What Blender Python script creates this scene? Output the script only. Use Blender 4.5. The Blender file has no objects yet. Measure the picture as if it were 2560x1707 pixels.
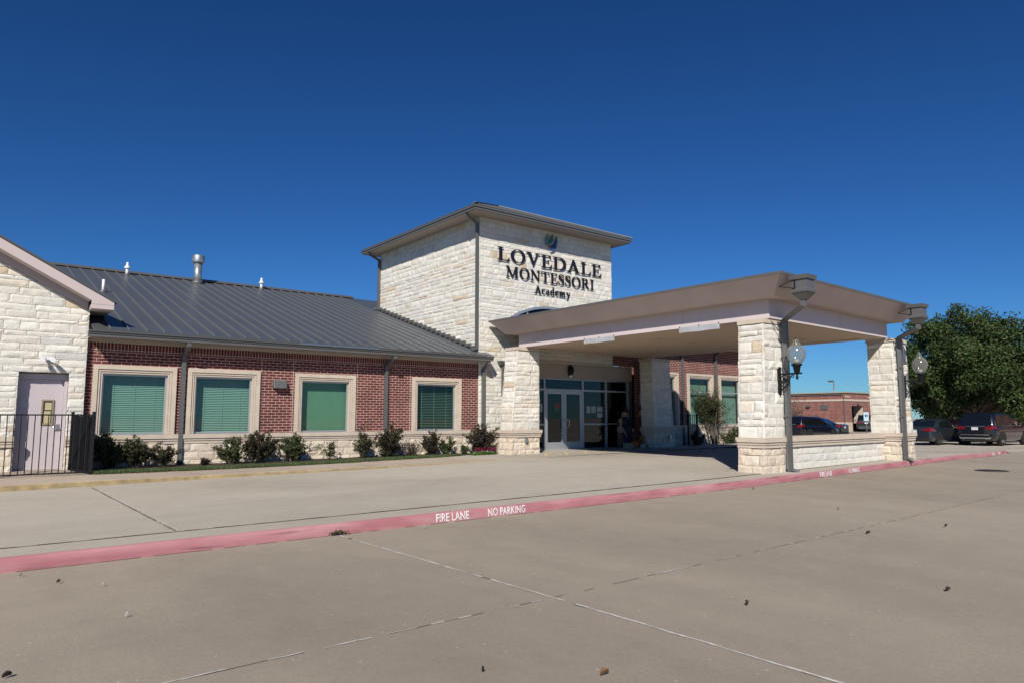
import bpy, bmesh, math, random
from mathutils import Vector, Matrix, noise
R = random.Random(7)
rad = math.radians
SC = bpy.context.scene
COL = SC.collection

# ------------------------------------------------------------------ camera
PITCH = math.atan(188.5 / 1740.0)
YAW = math.atan(2230 * math.cos(PITCH) / 1740.0)          # X axis lies this far right of the view
cam_d = bpy.data.cameras.new('camera')
cam_d.sensor_width = 36.0
cam_d.lens = 36.0 * 1740 / 2560
cam_d.clip_start = 0.1
cam_d.clip_end = 3000
cam = bpy.data.objects.new('camera', cam_d)
COL.objects.link(cam)
cam.location = (0, 0, 1.55)
cam.rotation_euler = (rad(90) + PITCH, 0, YAW - rad(90))
SC.camera = cam

# ------------------------------------------------------------------ sky, sun, exposure
SUN_TO = Vector((0.95, 0.93, -1.0)).normalized()           # the way the light travels
sun_el = math.asin(-SUN_TO.z)
sun_az = math.atan2(-SUN_TO.x, -SUN_TO.y)
W = bpy.data.worlds.new('World'); SC.world = W
W.use_nodes = True
nt = W.node_tree
for n in list(nt.nodes): nt.nodes.remove(n)
sky = nt.nodes.new('ShaderNodeTexSky'); sky.sky_type = 'NISHITA'; sky.sun_disc = False
sky.sun_elevation = sun_el; sky.sun_rotation = sun_az
sky.altitude = 150; sky.air_density = 1.0; sky.dust_density = 0.0; sky.ozone_density = 3.0
bg = nt.nodes.new('ShaderNodeBackground'); bg.inputs['Strength'].default_value = 0.075
out = nt.nodes.new('ShaderNodeOutputWorld')
# deepen the sky's own colour the way a clear dry autumn sky reads (per-channel response)
sep = nt.nodes.new('ShaderNodeSeparateColor'); cmb = nt.nodes.new('ShaderNodeCombineColor')
nt.links.new(sky.outputs[0], sep.inputs[0])
for ch, (gain, power) in enumerate(((.146, 1.346), (.363, 1.2505), (.591, 1.2575))):
    mn = nt.nodes.new('ShaderNodeMath'); mn.operation = 'MINIMUM'; mn.inputs[1].default_value = 14.0
    pw = nt.nodes.new('ShaderNodeMath'); pw.operation = 'POWER'; pw.inputs[1].default_value = power
    ml = nt.nodes.new('ShaderNodeMath'); ml.operation = 'MULTIPLY'; ml.inputs[1].default_value = gain
    nt.links.new(sep.outputs[ch], mn.inputs[0]); nt.links.new(mn.outputs[0], pw.inputs[0])
    nt.links.new(pw.outputs[0], ml.inputs[0]); nt.links.new(ml.outputs[0], cmb.inputs[ch])
nt.links.new(cmb.outputs[0], bg.inputs[0]); nt.links.new(bg.outputs[0], out.inputs[0])
sd = bpy.data.lights.new('sun', 'SUN'); sd.energy = 5.0; sd.angle = rad(0.55); sd.color = (1.0, 0.95, 0.87)
so = bpy.data.objects.new('sun', sd); COL.objects.link(so)
so.rotation_euler = SUN_TO.to_track_quat('-Z', 'Y').to_euler()
SC.view_settings.view_transform = 'Standard'
SC.view_settings.look = 'None'
SC.view_settings.exposure = 0.0
SC.view_settings.gamma = 1.0
SC.cycles.diffuse_bounces = 1
SC.cycles.transparent_max_bounces = 24

# ------------------------------------------------------------------ helpers
class MB:
    """collects geometry for one mesh object"""
    def __init__(s):
        s.bm = bmesh.new(); s.cl = None
    def col(s):
        if s.cl is None: s.cl = s.bm.loops.layers.float_color.new('Col')
        return s.cl
    def face(s, pts, c=None):
        try: f = s.bm.faces.new([s.bm.verts.new(p) for p in pts])
        except ValueError: return None
        if c is not None:
            cl = s.col()
            for l in f.loops: l[cl] = (c[0], c[1], c[2], 1)
        return f
    def box(s, x0, x1, y0, y1, z0, z1, c=None):
        s.hexa([(x0,y0,z0),(x1,y0,z0),(x1,y1,z0),(x0,y1,z0),(x0,y0,z1),(x1,y0,z1),(x1,y1,z1),(x0,y1,z1)], c)
    def hexa(s, p, c=None):
        v = [s.bm.verts.new(q) for q in p]
        for idx in ((0,3,2,1),(4,5,6,7),(0,1,5,4),(1,2,6,5),(2,3,7,6),(3,0,4,7)):
            f = s.bm.faces.new([v[i] for i in idx])
            if c is not None:
                cl = s.col()
                for l in f.loops: l[cl] = (c[0], c[1], c[2], 1)
    def prism(s, poly, a, d):
        """poly: 3-D points (planar), extruded by vector d"""
        d = Vector(d); n = len(poly)
        v0 = [s.bm.verts.new(Vector(p)) for p in poly]; v1 = [s.bm.verts.new(Vector(p) + d) for p in poly]
        s.bm.faces.new(v0); s.bm.faces.new(v1[::-1])
        for i in range(n):
            j = (i + 1) % n
            s.bm.faces.new((v0[i], v1[i], v1[j], v0[j]))
    def tube(s, pts, r, n=8, cap=True):
        pts = [Vector(p) for p in pts]; rings = []
        rr = r if isinstance(r, (list, tuple)) else [r] * len(pts)
        for i, p in enumerate(pts):
            t = (pts[min(i+1, len(pts)-1)] - pts[max(i-1, 0)])
            t = t.normalized() if t.length > 1e-9 else Vector((0,0,1))
            a = Vector((0,0,1)) if abs(t.z) < 0.9 else Vector((1,0,0))
            u = t.cross(a).normalized(); w = t.cross(u)
            rings.append([s.bm.verts.new(p + (u*math.cos(2*math.pi*k/n) + w*math.sin(2*math.pi*k/n)) * rr[i]) for k in range(n)])
        for a, b in zip(rings, rings[1:]):
            for k in range(n):
                f = s.bm.faces.new((a[k], a[(k+1)%n], b[(k+1)%n], b[k])); f.smooth = True
        if cap:
            s.bm.faces.new(rings[0][::-1]); s.bm.faces.new(rings[-1])
    def bar(s, pts, w, h, up=(0,0,1)):
        """rectangular pipe w x h along pts"""
        pts = [Vector(p) for p in pts]; rings = []
        for i, p in enumerate(pts):
            t0 = (pts[i] - pts[i-1]).normalized() if i else (pts[1]-pts[0]).normalized()
            t1 = (pts[i+1] - pts[i]).normalized() if i < len(pts)-1 else t0
            t = (t0 + t1).normalized()
            u = Vector(up).cross(t)
            u = u.normalized() if u.length > 1e-6 else Vector((1,0,0))
            v = t.cross(u).normalized()
            k = 1.0 / max(0.5, t.dot(t1))
            rings.append([s.bm.verts.new(p + u*a*w/2 + v*b*h/2*k) for a, b in ((-1,-1),(1,-1),(1,1),(-1,1))])
        for a, b in zip(rings, rings[1:]):
            for k in range(4): s.bm.faces.new((a[k], a[(k+1)%4], b[(k+1)%4], b[k]))
        s.bm.faces.new(rings[0][::-1]); s.bm.faces.new(rings[-1])
    def lathe(s, prof, c=(0,0,0), n=20, smooth=True):
        """prof: (r, z) list bottom to top about a vertical axis at c"""
        rings = []
        for r, z in prof:
            rings.append([s.bm.verts.new((c[0]+r*math.cos(2*math.pi*k/n), c[1]+r*math.sin(2*math.pi*k/n), c[2]+z)) for k in range(n)])
        for a, b in zip(rings, rings[1:]):
            for k in range(n):
                f = s.bm.faces.new((a[k], a[(k+1)%n], b[(k+1)%n], b[k])); f.smooth = smooth
        s.bm.faces.new(rings[0][::-1]); s.bm.faces.new(rings[-1])
    def loft(s, rings, cap=True, smooth=True, closed=True):
        rr = [[s.bm.verts.new(p) for p in r] for r in rings]; n = len(rr[0])
        for a, b in zip(rr, rr[1:]):
            for k in range(n if closed else n-1):
                f = s.bm.faces.new((a[k], a[(k+1)%n], b[(k+1)%n], b[k])); f.smooth = smooth
        if cap:
            s.bm.faces.new(rr[0][::-1]); s.bm.faces.new(rr[-1])
    def ball(s, c, r, n=12, m=8, sc=(1,1,1)):
        s.loft([[(c[0]+r*sc[0]*math.sin(math.pi*(i+.02)/(m+.04))*math.cos(2*math.pi*k/n),
                  c[1]+r*sc[1]*math.sin(math.pi*(i+.02)/(m+.04))*math.sin(2*math.pi*k/n),
                  c[2]-r*sc[2]*math.cos(math.pi*(i+.02)/(m+.04))) for k in range(n)] for i in range(m+1)])
    def build(s, name, mat, parent=None, bevel=0, normals=True):
        if normals: bmesh.ops.recalc_face_normals(s.bm, faces=s.bm.faces)
        me = bpy.data.meshes.new(name); s.bm.to_mesh(me); s.bm.free()
        if mat: me.materials.append(mat)
        o = bpy.data.objects.new(name, me); COL.objects.link(o)
        if parent: o.parent = parent
        if bevel:
            b = o.modifiers.new('b', 'BEVEL'); b.width = bevel; b.segments = 2; b.limit_method = 'ANGLE'
        return o

def tag(o, label=None, cat=None, group=None, kind=None):
    if label: o['label'] = label
    if cat: o['category'] = cat
    if group: o['group'] = group
    if kind: o['kind'] = kind
    return o
def empty(name, label, cat, loc=(0,0,0), rz=0, group=None):
    o = bpy.data.objects.new(name, None); COL.objects.link(o)
    o.location = loc; o.rotation_euler = (0,0,rz); o.empty_display_size = 0.2
    return tag(o, label, cat, group)

# ------------------------------------------------------------------ materials
def mat(name):
    m = bpy.data.materials.new(name); m.use_nodes = True
    nt = m.node_tree
    for n in list(nt.nodes): nt.nodes.remove(n)
    o = nt.nodes.new('ShaderNodeOutputMaterial')
    b = nt.nodes.new('ShaderNodeBsdfPrincipled')
    nt.links.new(b.outputs[0], o.inputs[0])
    return m, nt, b, o
def N(nt, t, **kw):
    n = nt.nodes.new(t)
    for k, v in kw.items():
        if k.startswith('i_'): n.inputs[k[2:].replace('_', ' ')].default_value = v
        else: setattr(n, k, v)
    return n
def rgb(c): return (c[0], c[1], c[2], 1)
def paint(name, c, rough=0.5, metal=0.0, var=0.08, scale=3.0, bump=0.0, bscale=60.0, spec=0.5, coat=0.0, streak=None):
    """a real surface colour with gentle uneven wear"""
    m, nt, b, o = mat(name)
    tc = N(nt, 'ShaderNodeTexCoord')
    nz = N(nt, 'ShaderNodeTexNoise'); nz.inputs['Scale'].default_value = scale; nz.inputs['Detail'].default_value = 5
    if streak:
        mp = N(nt, 'ShaderNodeMapping'); mp.inputs['Scale'].default_value = streak
        nt.links.new(tc.outputs['Object'], mp.inputs[0]); nt.links.new(mp.outputs[0], nz.inputs['Vector'])
    else: nt.links.new(tc.outputs['Object'], nz.inputs['Vector'])
    r = N(nt, 'ShaderNodeValToRGB')
    r.color_ramp.elements[0].position = 0.3; r.color_ramp.elements[1].position = 0.7
    r.color_ramp.elements[0].color = rgb([x*(1-var) for x in c]); r.color_ramp.elements[1].color = rgb([min(1, x*(1+var)) for x in c])
    nt.links.new(nz.outputs['Fac'], r.inputs[0]); nt.links.new(r.outputs[0], b.inputs['Base Color'])
    b.inputs['Roughness'].default_value = rough; b.inputs['Metallic'].default_value = metal
    b.inputs['Specular IOR Level'].default_value = spec
    b.inputs['Coat Weight'].default_value = coat; b.inputs['Coat Roughness'].default_value = 0.04
    if bump:
        n2 = N(nt, 'ShaderNodeTexNoise'); n2.inputs['Scale'].default_value = bscale; n2.inputs['Detail'].default_value = 6
        nt.links.new(tc.outputs['Object'], n2.inputs['Vector'])
        bp = N(nt, 'ShaderNodeBump'); bp.inputs['Strength'].default_value = 1.0; bp.inputs['Distance'].default_value = bump
        nt.links.new(n2.outputs['Fac'], bp.inputs['Height']); nt.links.new(bp.outputs[0], b.inputs['Normal'])
    return m
def vcol(name, rough=0.9, bump=0.01, bscale=25.0, var=0.12, trans=0.0, nscale=7.0):
    """base colour from the mesh's own colour attribute (each stone, each leaf) with fine noise"""
    m, nt, b, o = mat(name)
    at = N(nt, 'ShaderNodeAttribute', attribute_name='Col')
    tc = N(nt, 'ShaderNodeTexCoord')
    nz = N(nt, 'ShaderNodeTexNoise'); nz.inputs['Scale'].default_value = nscale; nz.inputs['Detail'].default_value = 6
    nt.links.new(tc.outputs['Object'], nz.inputs['Vector'])
    mr = N(nt, 'ShaderNodeMapRange'); mr.inputs[1].default_value = .25; mr.inputs[2].default_value = .75
    mr.inputs[3].default_value = 1-var; mr.inputs[4].default_value = 1+var
    nt.links.new(nz.outputs['Fac'], mr.inputs[0])
    mx = N(nt, 'ShaderNodeVectorMath', operation='SCALE')
    nt.links.new(at.outputs['Color'], mx.inputs[0]); nt.links.new(mr.outputs[0], mx.inputs['Scale'])
    nt.links.new(mx.outputs[0], b.inputs['Base Color'])
    b.inputs['Roughness'].default_value = rough
    b.inputs['Specular IOR Level'].default_value = 0.25
    if bump:
        n2 = N(nt, 'ShaderNodeTexNoise'); n2.inputs['Scale'].default_value = bscale; n2.inputs['Detail'].default_value = 8; n2.inputs['Roughness'].default_value = .65
        nt.links.new(tc.outputs['Object'], n2.inputs['Vector'])
        bp = N(nt, 'ShaderNodeBump'); bp.inputs['Distance'].default_value = bump
        nt.links.new(n2.outputs['Fac'], bp.inputs['Height']); nt.links.new(bp.outputs[0], b.inputs['Normal'])
    if trans:
        tr = N(nt, 'ShaderNodeBsdfTranslucent'); ms = N(nt, 'ShaderNodeMixShader'); ms.inputs[0].default_value = trans
        nt.links.new(mx.outputs[0], tr.inputs[0]); nt.links.new(b.outputs[0], ms.inputs[1]); nt.links.new(tr.outputs[0], ms.inputs[2])
        nt.links.new(ms.outputs[0], o.inputs[0])
    return m
def brick(name, bw=.215, rh=.0765, mortar=.0064, c1=(.165,.040,.034), c2=(.105,.026,.024), cm=(.62,.46,.39), swap=False, axis='XZ', off=0.0):
    m, nt, b, o = mat(name)
    tc = N(nt, 'ShaderNodeTexCoord'); sp = N(nt, 'ShaderNodeSeparateXYZ'); cb = N(nt, 'ShaderNodeCombineXYZ')
    nt.links.new(tc.outputs['Object'], sp.inputs[0])
    h = sp.outputs['X'] if axis == 'XZ' else sp.outputs['Y']
    ad = N(nt, 'ShaderNodeMath', operation='ADD'); ad.inputs[1].default_value = off
    nt.links.new(sp.outputs['Z'], ad.inputs[0])
    if swap: nt.links.new(ad.outputs[0], cb.inputs[0]); nt.links.new(h, cb.inputs[1])
    else: nt.links.new(h, cb.inputs[0]); nt.links.new(ad.outputs[0], cb.inputs[1])
    bt = N(nt, 'ShaderNodeTexBrick')
    bt.inputs['Scale'].default_value = 1.0; bt.inputs['Brick Width'].default_value = bw; bt.inputs['Row Height'].default_value = rh
    bt.inputs['Mortar Size'].default_value = mortar; bt.inputs['Mortar Smooth'].default_value = 0.15; bt.inputs['Bias'].default_value = -.1
    bt.inputs['Color1'].default_value = rgb(c1); bt.inputs['Color2'].default_value = rgb(c2); bt.inputs['Mortar'].default_value = rgb(cm)
    if swap: bt.offset = 0.0
    nt.links.new(cb.outputs[0], bt.inputs['Vector'])
    nz = N(nt, 'ShaderNodeTexNoise'); nz.inputs['Scale'].default_value = 2.2; nz.inputs['Detail'].default_value = 8
    nt.links.new(tc.outputs['Object'], nz.inputs['Vector'])
    mr = N(nt, 'ShaderNodeMapRange'); mr.inputs[1].default_value = .3; mr.inputs[2].default_value = .7; mr.inputs[3].default_value = .8; mr.inputs[4].default_value = 1.2
    nt.links.new(nz.outputs['Fac'], mr.inputs[0])
    mx = N(nt, 'ShaderNodeVectorMath', operation='SCALE')
    nt.links.new(bt.outputs['Color'], mx.inputs[0]); nt.links.new(mr.outputs[0], mx.inputs['Scale'])
    nt.links.new(mx.outputs[0], b.inputs['Base Color'])
    b.inputs['Roughness'].default_value = .85; b.inputs['Specular IOR Level'].default_value = .3
    bp = N(nt, 'ShaderNodeBump', invert=True); bp.inputs['Distance'].default_value = .006
    nt.links.new(bt.outputs['Fac'], bp.inputs['Height']); nt.links.new(bp.outputs[0], b.inputs['Normal'])
    return m
def glass(name, tint=(.30,.55,.52), refl=1.0, rough=0.01, opaque=0.0, dark=(.01,.02,.02)):
    """tinted pane: lets tinted light through, mirrors by Fresnel"""
    m, nt, b, o = mat(name); nt.nodes.remove(b)
    t = N(nt, 'ShaderNodeBsdfTransparent'); t.inputs[0].default_value = rgb(tint)
    g = N(nt, 'ShaderNodeBsdfGlossy'); g.inputs['Roughness'].default_value = rough; g.inputs[0].default_value = (.9,.97,1,1)
    f = N(nt, 'ShaderNodeLayerWeight'); f.inputs[0].default_value = .5      # Schlick curve, the same from both sides
    pw = N(nt, 'ShaderNodeMath', operation='POWER'); pw.inputs[1].default_value = 5.0
    nt.links.new(f.outputs['Facing'], pw.inputs[0])
    mu = N(nt, 'ShaderNodeMath', operation='MULTIPLY_ADD'); mu.inputs[1].default_value = .92*refl; mu.inputs[2].default_value = .06*refl; mu.use_clamp = True
    nt.links.new(pw.outputs[0], mu.inputs[0])
    ms = N(nt, 'ShaderNodeMixShader'); nt.links.new(mu.outputs[0], ms.inputs[0])
    nt.links.new(t.outputs[0], ms.inputs[1]); nt.links.new(g.outputs[0], ms.inputs[2]); nt.links.new(ms.outputs[0], o.inputs[0])
    return m
def concrete(name, base, dark, light, big=.12, streaks=(1,1,1), speck=True, rough=.85, sp_amt=.10):
    m, nt, b, o = mat(name)
    tc = N(nt, 'ShaderNodeTexCoord')
    mp = N(nt, 'ShaderNodeMapping'); mp.inputs['Scale'].default_value = streaks
    nt.links.new(tc.outputs['Object'], mp.inputs[0])
    n1 = N(nt, 'ShaderNodeTexNoise'); n1.inputs['Scale'].default_value = big; n1.inputs['Detail'].default_value = 7; n1.inputs['Roughness'].default_value = .6; n1.inputs['Distortion'].default_value = .6
    nt.links.new(mp.outputs[0], n1.inputs['Vector'])
    r1 = N(nt, 'ShaderNodeValToRGB'); e = r1.color_ramp.elements
    e[0].position = .30; e[0].color = rgb(dark); e[1].position = .72; e[1].color = rgb(light)
    k = e.new(.5); k.color = rgb(base)
    nt.links.new(n1.outputs['Fac'], r1.inputs[0])
    # stains
    n3 = N(nt, 'ShaderNodeTexNoise'); n3.inputs['Scale'].default_value = .55; n3.inputs['Detail'].default_value = 9; n3.inputs['Roughness'].default_value = .7
    nt.links.new(mp.outputs[0], n3.inputs['Vector'])
    m3 = N(nt, 'ShaderNodeMapRange'); m3.inputs[1].default_value = .25; m3.inputs[2].default_value = .45; m3.inputs[3].default_value = .86; m3.inputs[4].default_value = 1.0
    nt.links.new(n3.outputs['Fac'], m3.inputs[0])
    # fine grain
    n2 = N(nt, 'ShaderNodeTexNoise'); n2.inputs['Scale'].default_value = 38; n2.inputs['Detail'].default_value = 4; n2.inputs['Roughness'].default_value = .8
    nt.links.new(tc.outputs['Object'], n2.inputs['Vector'])
    m2 = N(nt, 'ShaderNodeMapRange'); m2.inputs[1].default_value = .3; m2.inputs[2].default_value = .7; m2.inputs[3].default_value = 1-sp_amt; m2.inputs[4].default_value = 1+sp_amt
    nt.links.new(n2.outputs['Fac'], m2.inputs[0])
    a = N(nt, 'ShaderNodeVectorMath', operation='SCALE'); nt.links.new(r1.outputs[0], a.inputs[0]); nt.links.new(m2.outputs[0], a.inputs['Scale'])
    a2 = N(nt, 'ShaderNodeVectorMath', operation='SCALE'); nt.links.new(a.outputs[0], a2.inputs[0]); nt.links.new(m3.outputs[0], a2.inputs['Scale'])
    n7 = N(nt, 'ShaderNodeTexNoise'); n7.inputs['Scale'].default_value = 1.7; n7.inputs['Detail'].default_value = 8; n7.inputs['Roughness'].default_value = .72
    nt.links.new(tc.outputs['Object'], n7.inputs['Vector'])
    m7 = N(nt, 'ShaderNodeMapRange'); m7.inputs[1].default_value = .3; m7.inputs[2].default_value = .7; m7.inputs[3].default_value = .93; m7.inputs[4].default_value = 1.06
    nt.links.new(n7.outputs['Fac'], m7.inputs[0])
    a7 = N(nt, 'ShaderNodeVectorMath', operation='SCALE'); nt.links.new(a2.outputs[0], a7.inputs[0]); nt.links.new(m7.outputs[0], a7.inputs['Scale'])
    a2 = a7
    last = a2
    if speck:
        vo = N(nt, 'ShaderNodeTexVoronoi'); vo.inputs['Scale'].default_value = 9.0
        nt.links.new(tc.outputs['Object'], vo.inputs['Vector'])
        lt = N(nt, 'ShaderNodeMath', operation='LESS_THAN'); lt.inputs[1].default_value = .10
        nt.links.new(vo.outputs['Distance'], lt.inputs[0])
        n5 = N(nt, 'ShaderNodeTexWhiteNoise'); nt.links.new(vo.outputs['Position'], n5.inputs['Vector'])
        gt = N(nt, 'ShaderNodeMath', operation='GREATER_THAN'); gt.inputs[1].default_value = .80
        nt.links.new(n5.outputs['Value'], gt.inputs[0])
        mu = N(nt, 'ShaderNodeMath', operation='MULTIPLY'); nt.links.new(lt.outputs[0], mu.inputs[0]); nt.links.new(gt.outputs[0], mu.inputs[1])
        mr = N(nt, 'ShaderNodeMapRange'); mr.inputs[3].default_value = 1.0; mr.inputs[4].default_value = 1.5
        nt.links.new(mu.outputs[0], mr.inputs[0])
        a3 = N(nt, 'ShaderNodeVectorMath', operation='SCALE'); nt.links.new(a2.outputs[0], a3.inputs[0]); nt.links.new(mr.outputs[0], a3.inputs['Scale'])
        last = a3
    nt.links.new(last.outputs[0], b.inputs['Base Color'])
    b.inputs['Roughness'].default_value = rough; b.inputs['Specular IOR Level'].default_value = .3
    bp = N(nt, 'ShaderNodeBump'); bp.inputs['Distance'].default_value = .004
    nt.links.new(n2.outputs['Fac'], bp.inputs['Height']); nt.links.new(bp.outputs[0], b.inputs['Normal'])
    return m

M = {}
M['stone'] = vcol('limestone', .9, .014, 22, .10)
M['block'] = vcol('split_face_block', .92, .016, 30, .10)
M['mortar'] = paint('mortar', (.56,.52,.44), .95, var=.06)
M['cast'] = paint('cast_stone', (.58,.485,.385), .85, var=.07, scale=4, bump=.002)
M['brick'] = brick('red_brick')
M['soldier'] = brick('red_brick_soldier_course', bw=.0765*3, rh=.0765, swap=True, off=.02)
M['roof'] = paint('grey_metal_roof', (.108,.116,.122), .38, .25, var=.06, scale=.8)
M['seam'] = paint('grey_seam_glint', (.165,.175,.18), .4, .2, var=.05)  # paler than the roof sheets: the ribs' sunlit glint put into the colour
M['trim'] = paint('grey_metal_trim', (.135,.135,.133), .45, .2, var=.06)
M['fascia'] = paint('beige_stucco', (.53,.43,.39), .85, var=.07, scale=1.2, bump=.001)
M['pinkboard'] = paint('pink_beige_board', (.56,.47,.45), .7, var=.03)
M['beam'] = paint('pale_beam_paint', (.64,.55,.545), .7, var=.03)
M['ceiling'] = paint('tan_ceiling', (.50,.39,.30), .8, var=.03)
M['soffit'] = paint('soffit_beige', (.46,.385,.33), .8, var=.03)
M['door'] = paint('lavender_door_paint', (.55,.485,.50), .5, var=.03)
M['alu'] = paint('aluminium', (.48,.50,.52), .38, .55, var=.04)
M['glass'] = glass('teal_glass', (.47,.65,.59), 1.0)
M['glassdark'] = glass('dark_teal_glass', (.22,.33,.33), 1.15)
M['glassclear'] = glass('clear_glass', (.8,.88,.84), 1.3, .05)
M['blind'] = paint('white_blind', (.78,.80,.76), .6, var=.02)
M['shade'] = paint('roller_shade', (.40,.50,.36), .8, var=.04)
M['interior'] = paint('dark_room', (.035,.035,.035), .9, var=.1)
M['black'] = paint('black_metal', (.010,.010,.012), .6, var=.2, spec=.25)
M['screen'] = paint('black_screen', (.012,.013,.015), .95, var=.1, spec=.0)
M['galv'] = paint('galvanised_steel', (.42,.46,.48), .38, .75, var=.12, scale=6)
M['pvc'] = paint('white_pvc', (.78,.79,.80), .45, var=.03)
M['lot'] = concrete('lot_concrete', (.355,.300,.230), (.275,.232,.178), (.415,.352,.275), .14, (1,.45,1))
M['drive'] = concrete('drive_concrete', (.465,.415,.335), (.385,.34,.275), (.525,.472,.385), .22, (.6,1,1), speck=False)
M['walk'] = concrete('walk_concrete', (.47,.385,.30), (.40,.33,.255), (.52,.43,.34), .35, speck=False)
M['red'] = None
M['joint_w'] = paint('white_sealant', (.62,.60,.55), .8, var=.25, scale=25)
M['joint_d'] = paint('dark_joint', (.075,.068,.06), .9, var=.2, scale=15)
M['white'] = paint('white_paint', (.74,.72,.70), .7, var=.08, scale=12)
M['mulch'] = paint('mulch', (.055,.038,.027), .95, var=.5, scale=18, bump=.03, bscale=25)
M['leaf'] = vcol('leaf', .55, 0, var=.15, trans=.22)
M['bark'] = paint('bark', (.14,.105,.08), .9, var=.3, scale=9, bump=.02, bscale=14)
M['twig'] = paint('twig', (.17,.12,.09), .9, var=.25, scale=9)
M['grass'] = vcol('grass_blade', .6, 0, var=.15, trans=.25)
M['tyre'] = paint('tyre_rubber', (.012,.012,.012), .8, var=.2)
M['chrome'] = paint('bright_metal', (.60,.62,.64), .18, .9, var=.03)
M['carnavy'] = paint('navy_car_paint', (.006,.008,.018), .35, .3, var=.03, coat=1.0)
M['cargrey'] = paint('slate_car_paint', (.020,.028,.038), .35, .3, var=.03, coat=1.0)
M['carblack'] = paint('black_car_paint', (.006,.006,.008), .35, .2, var=.03, coat=1.0)
M['carglass'] = paint('car_glass', (.006,.008,.009), .04, 0, var=.02, spec=.8)
M['taillight'] = paint('red_lens', (.22,.006,.010), .12, 0, var=.05, coat=.6)
M['plate'] = paint('number_plate', (.62,.64,.66), .5, var=.05)
M['dkblue'] = paint('sign_black', (.008,.008,.016), .5, var=.1)

def red_paint():
    m, nt, b, o = mat('faded_red_kerb_paint')
    tc = N(nt, 'ShaderNodeTexCoord')
    n1 = N(nt, 'ShaderNodeTexNoise'); n1.inputs['Scale'].default_value = 1.1; n1.inputs['Detail'].default_value = 8
    mp = N(nt, 'ShaderNodeMapping'); mp.inputs['Scale'].default_value = (1,1,5)
    nt.links.new(tc.outputs['Object'], mp.inputs[0]); nt.links.new(mp.outputs[0], n1.inputs['Vector'])
    r = N(nt, 'ShaderNodeValToRGB'); e = r.color_ramp.elements
    e[0].position = .28; e[0].color = (.33,.11,.125,1); e[1].position = .75; e[1].color = (.50,.27,.275,1)
    k = e.new(.5); k.color = (.435,.185,.20,1)
    nt.links.new(n1.outputs['Fac'], r.inputs[0])
    n2 = N(nt, 'ShaderNodeTexNoise'); n2.inputs['Scale'].default_value = 5; n2.inputs['Detail'].default_value = 10; n2.inputs['Roughness'].default_value = .75
    nt.links.new(tc.outputs['Object'], n2.inputs['Vector'])
    r2 = N(nt, 'ShaderNodeValToRGB'); r2.color_ramp.elements[0].position = .62; r2.color_ramp.elements[1].position = .70
    nt.links.new(n2.outputs['Fac'], r2.inputs[0])
    mx = N(nt, 'ShaderNodeMix', data_type='RGBA'); mx.inputs['B'].default_value = (.30,.24,.21,1)
    nt.links.new(r2.outputs[0], mx.inputs['Factor']); nt.links.new(r.outputs[0], mx.inputs['A'])
    # tyre scuffs
    n4 = N(nt, 'ShaderNodeTexNoise'); n4.inputs['Scale'].default_value = .9; n4.inputs['Detail'].default_value = 6
    mp4 = N(nt, 'ShaderNodeMapping'); mp4.inputs['Scale'].default_value = (1,1,14); mp4.inputs['Location'].default_value = (3.1,0,0)
    nt.links.new(tc.outputs['Object'], mp4.inputs[0]); nt.links.new(mp4.outputs[0], n4.inputs['Vector'])
    r4 = N(nt, 'ShaderNodeValToRGB'); r4.color_ramp.elements[0].position = .62; r4.color_ramp.elements[1].position = .78
    nt.links.new(n4.outputs['Fac'], r4.inputs[0])
    mx2 = N(nt, 'ShaderNodeMix', data_type='RGBA'); mx2.inputs['B'].default_value = (.10,.035,.04,1)
    nt.links.new(r4.outputs[0], mx2.inputs['Factor']); nt.links.new(mx.outputs['Result'], mx2.inputs['A'])
    nt.links.new(mx2.outputs['Result'], b.inputs['Base Color']); b.inputs['Roughness'].default_value = .75
    return m
M['red'] = red_paint()
M['yellow'] = paint('worn_yellow_paint', (.33,.245,.125), .8, var=.3, scale=5)
M['yellowlight'] = paint('yellow_edge_paint', (.62,.49,.28), .8, var=.2, scale=5)

# ------------------------------------------------------------------ masonry
def stone_col(rng, kind):
    if kind == 'lime':
        t = rng.random()
        c = (.74,.70,.615)
        if t < .025: c = (.66,.54,.40)
        elif t < .10: c = (.71,.635,.53)
        elif t < .34: c = (.77,.735,.655)
        elif t < .42: c = (.67,.645,.585)
        k = rng.uniform(.92, 1.06)
    else:
        c = (.69,.585,.46) if rng.random() < .6 else (.72,.625,.50)
        k = rng.uniform(.92, 1.07)
    return [x*k for x in c]
def sub_rect(rs, h):
    out = []
    for (a,b,c,d) in rs:
        x0,x1,z0,z1 = h
        if x1 <= a or x0 >= b or z1 <= c or z0 >= d: out.append((a,b,c,d)); continue
        if x0 > a: out.append((a,x0,c,d))
        if x1 < b: out.append((x1,b,c,d))
        m0, m1 = max(a,x0), min(b,x1)
        if z0 > c: out.append((m0,m1,c,z0))
        if z1 < d: out.append((m0,m1,z1,d))
    return out
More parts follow.
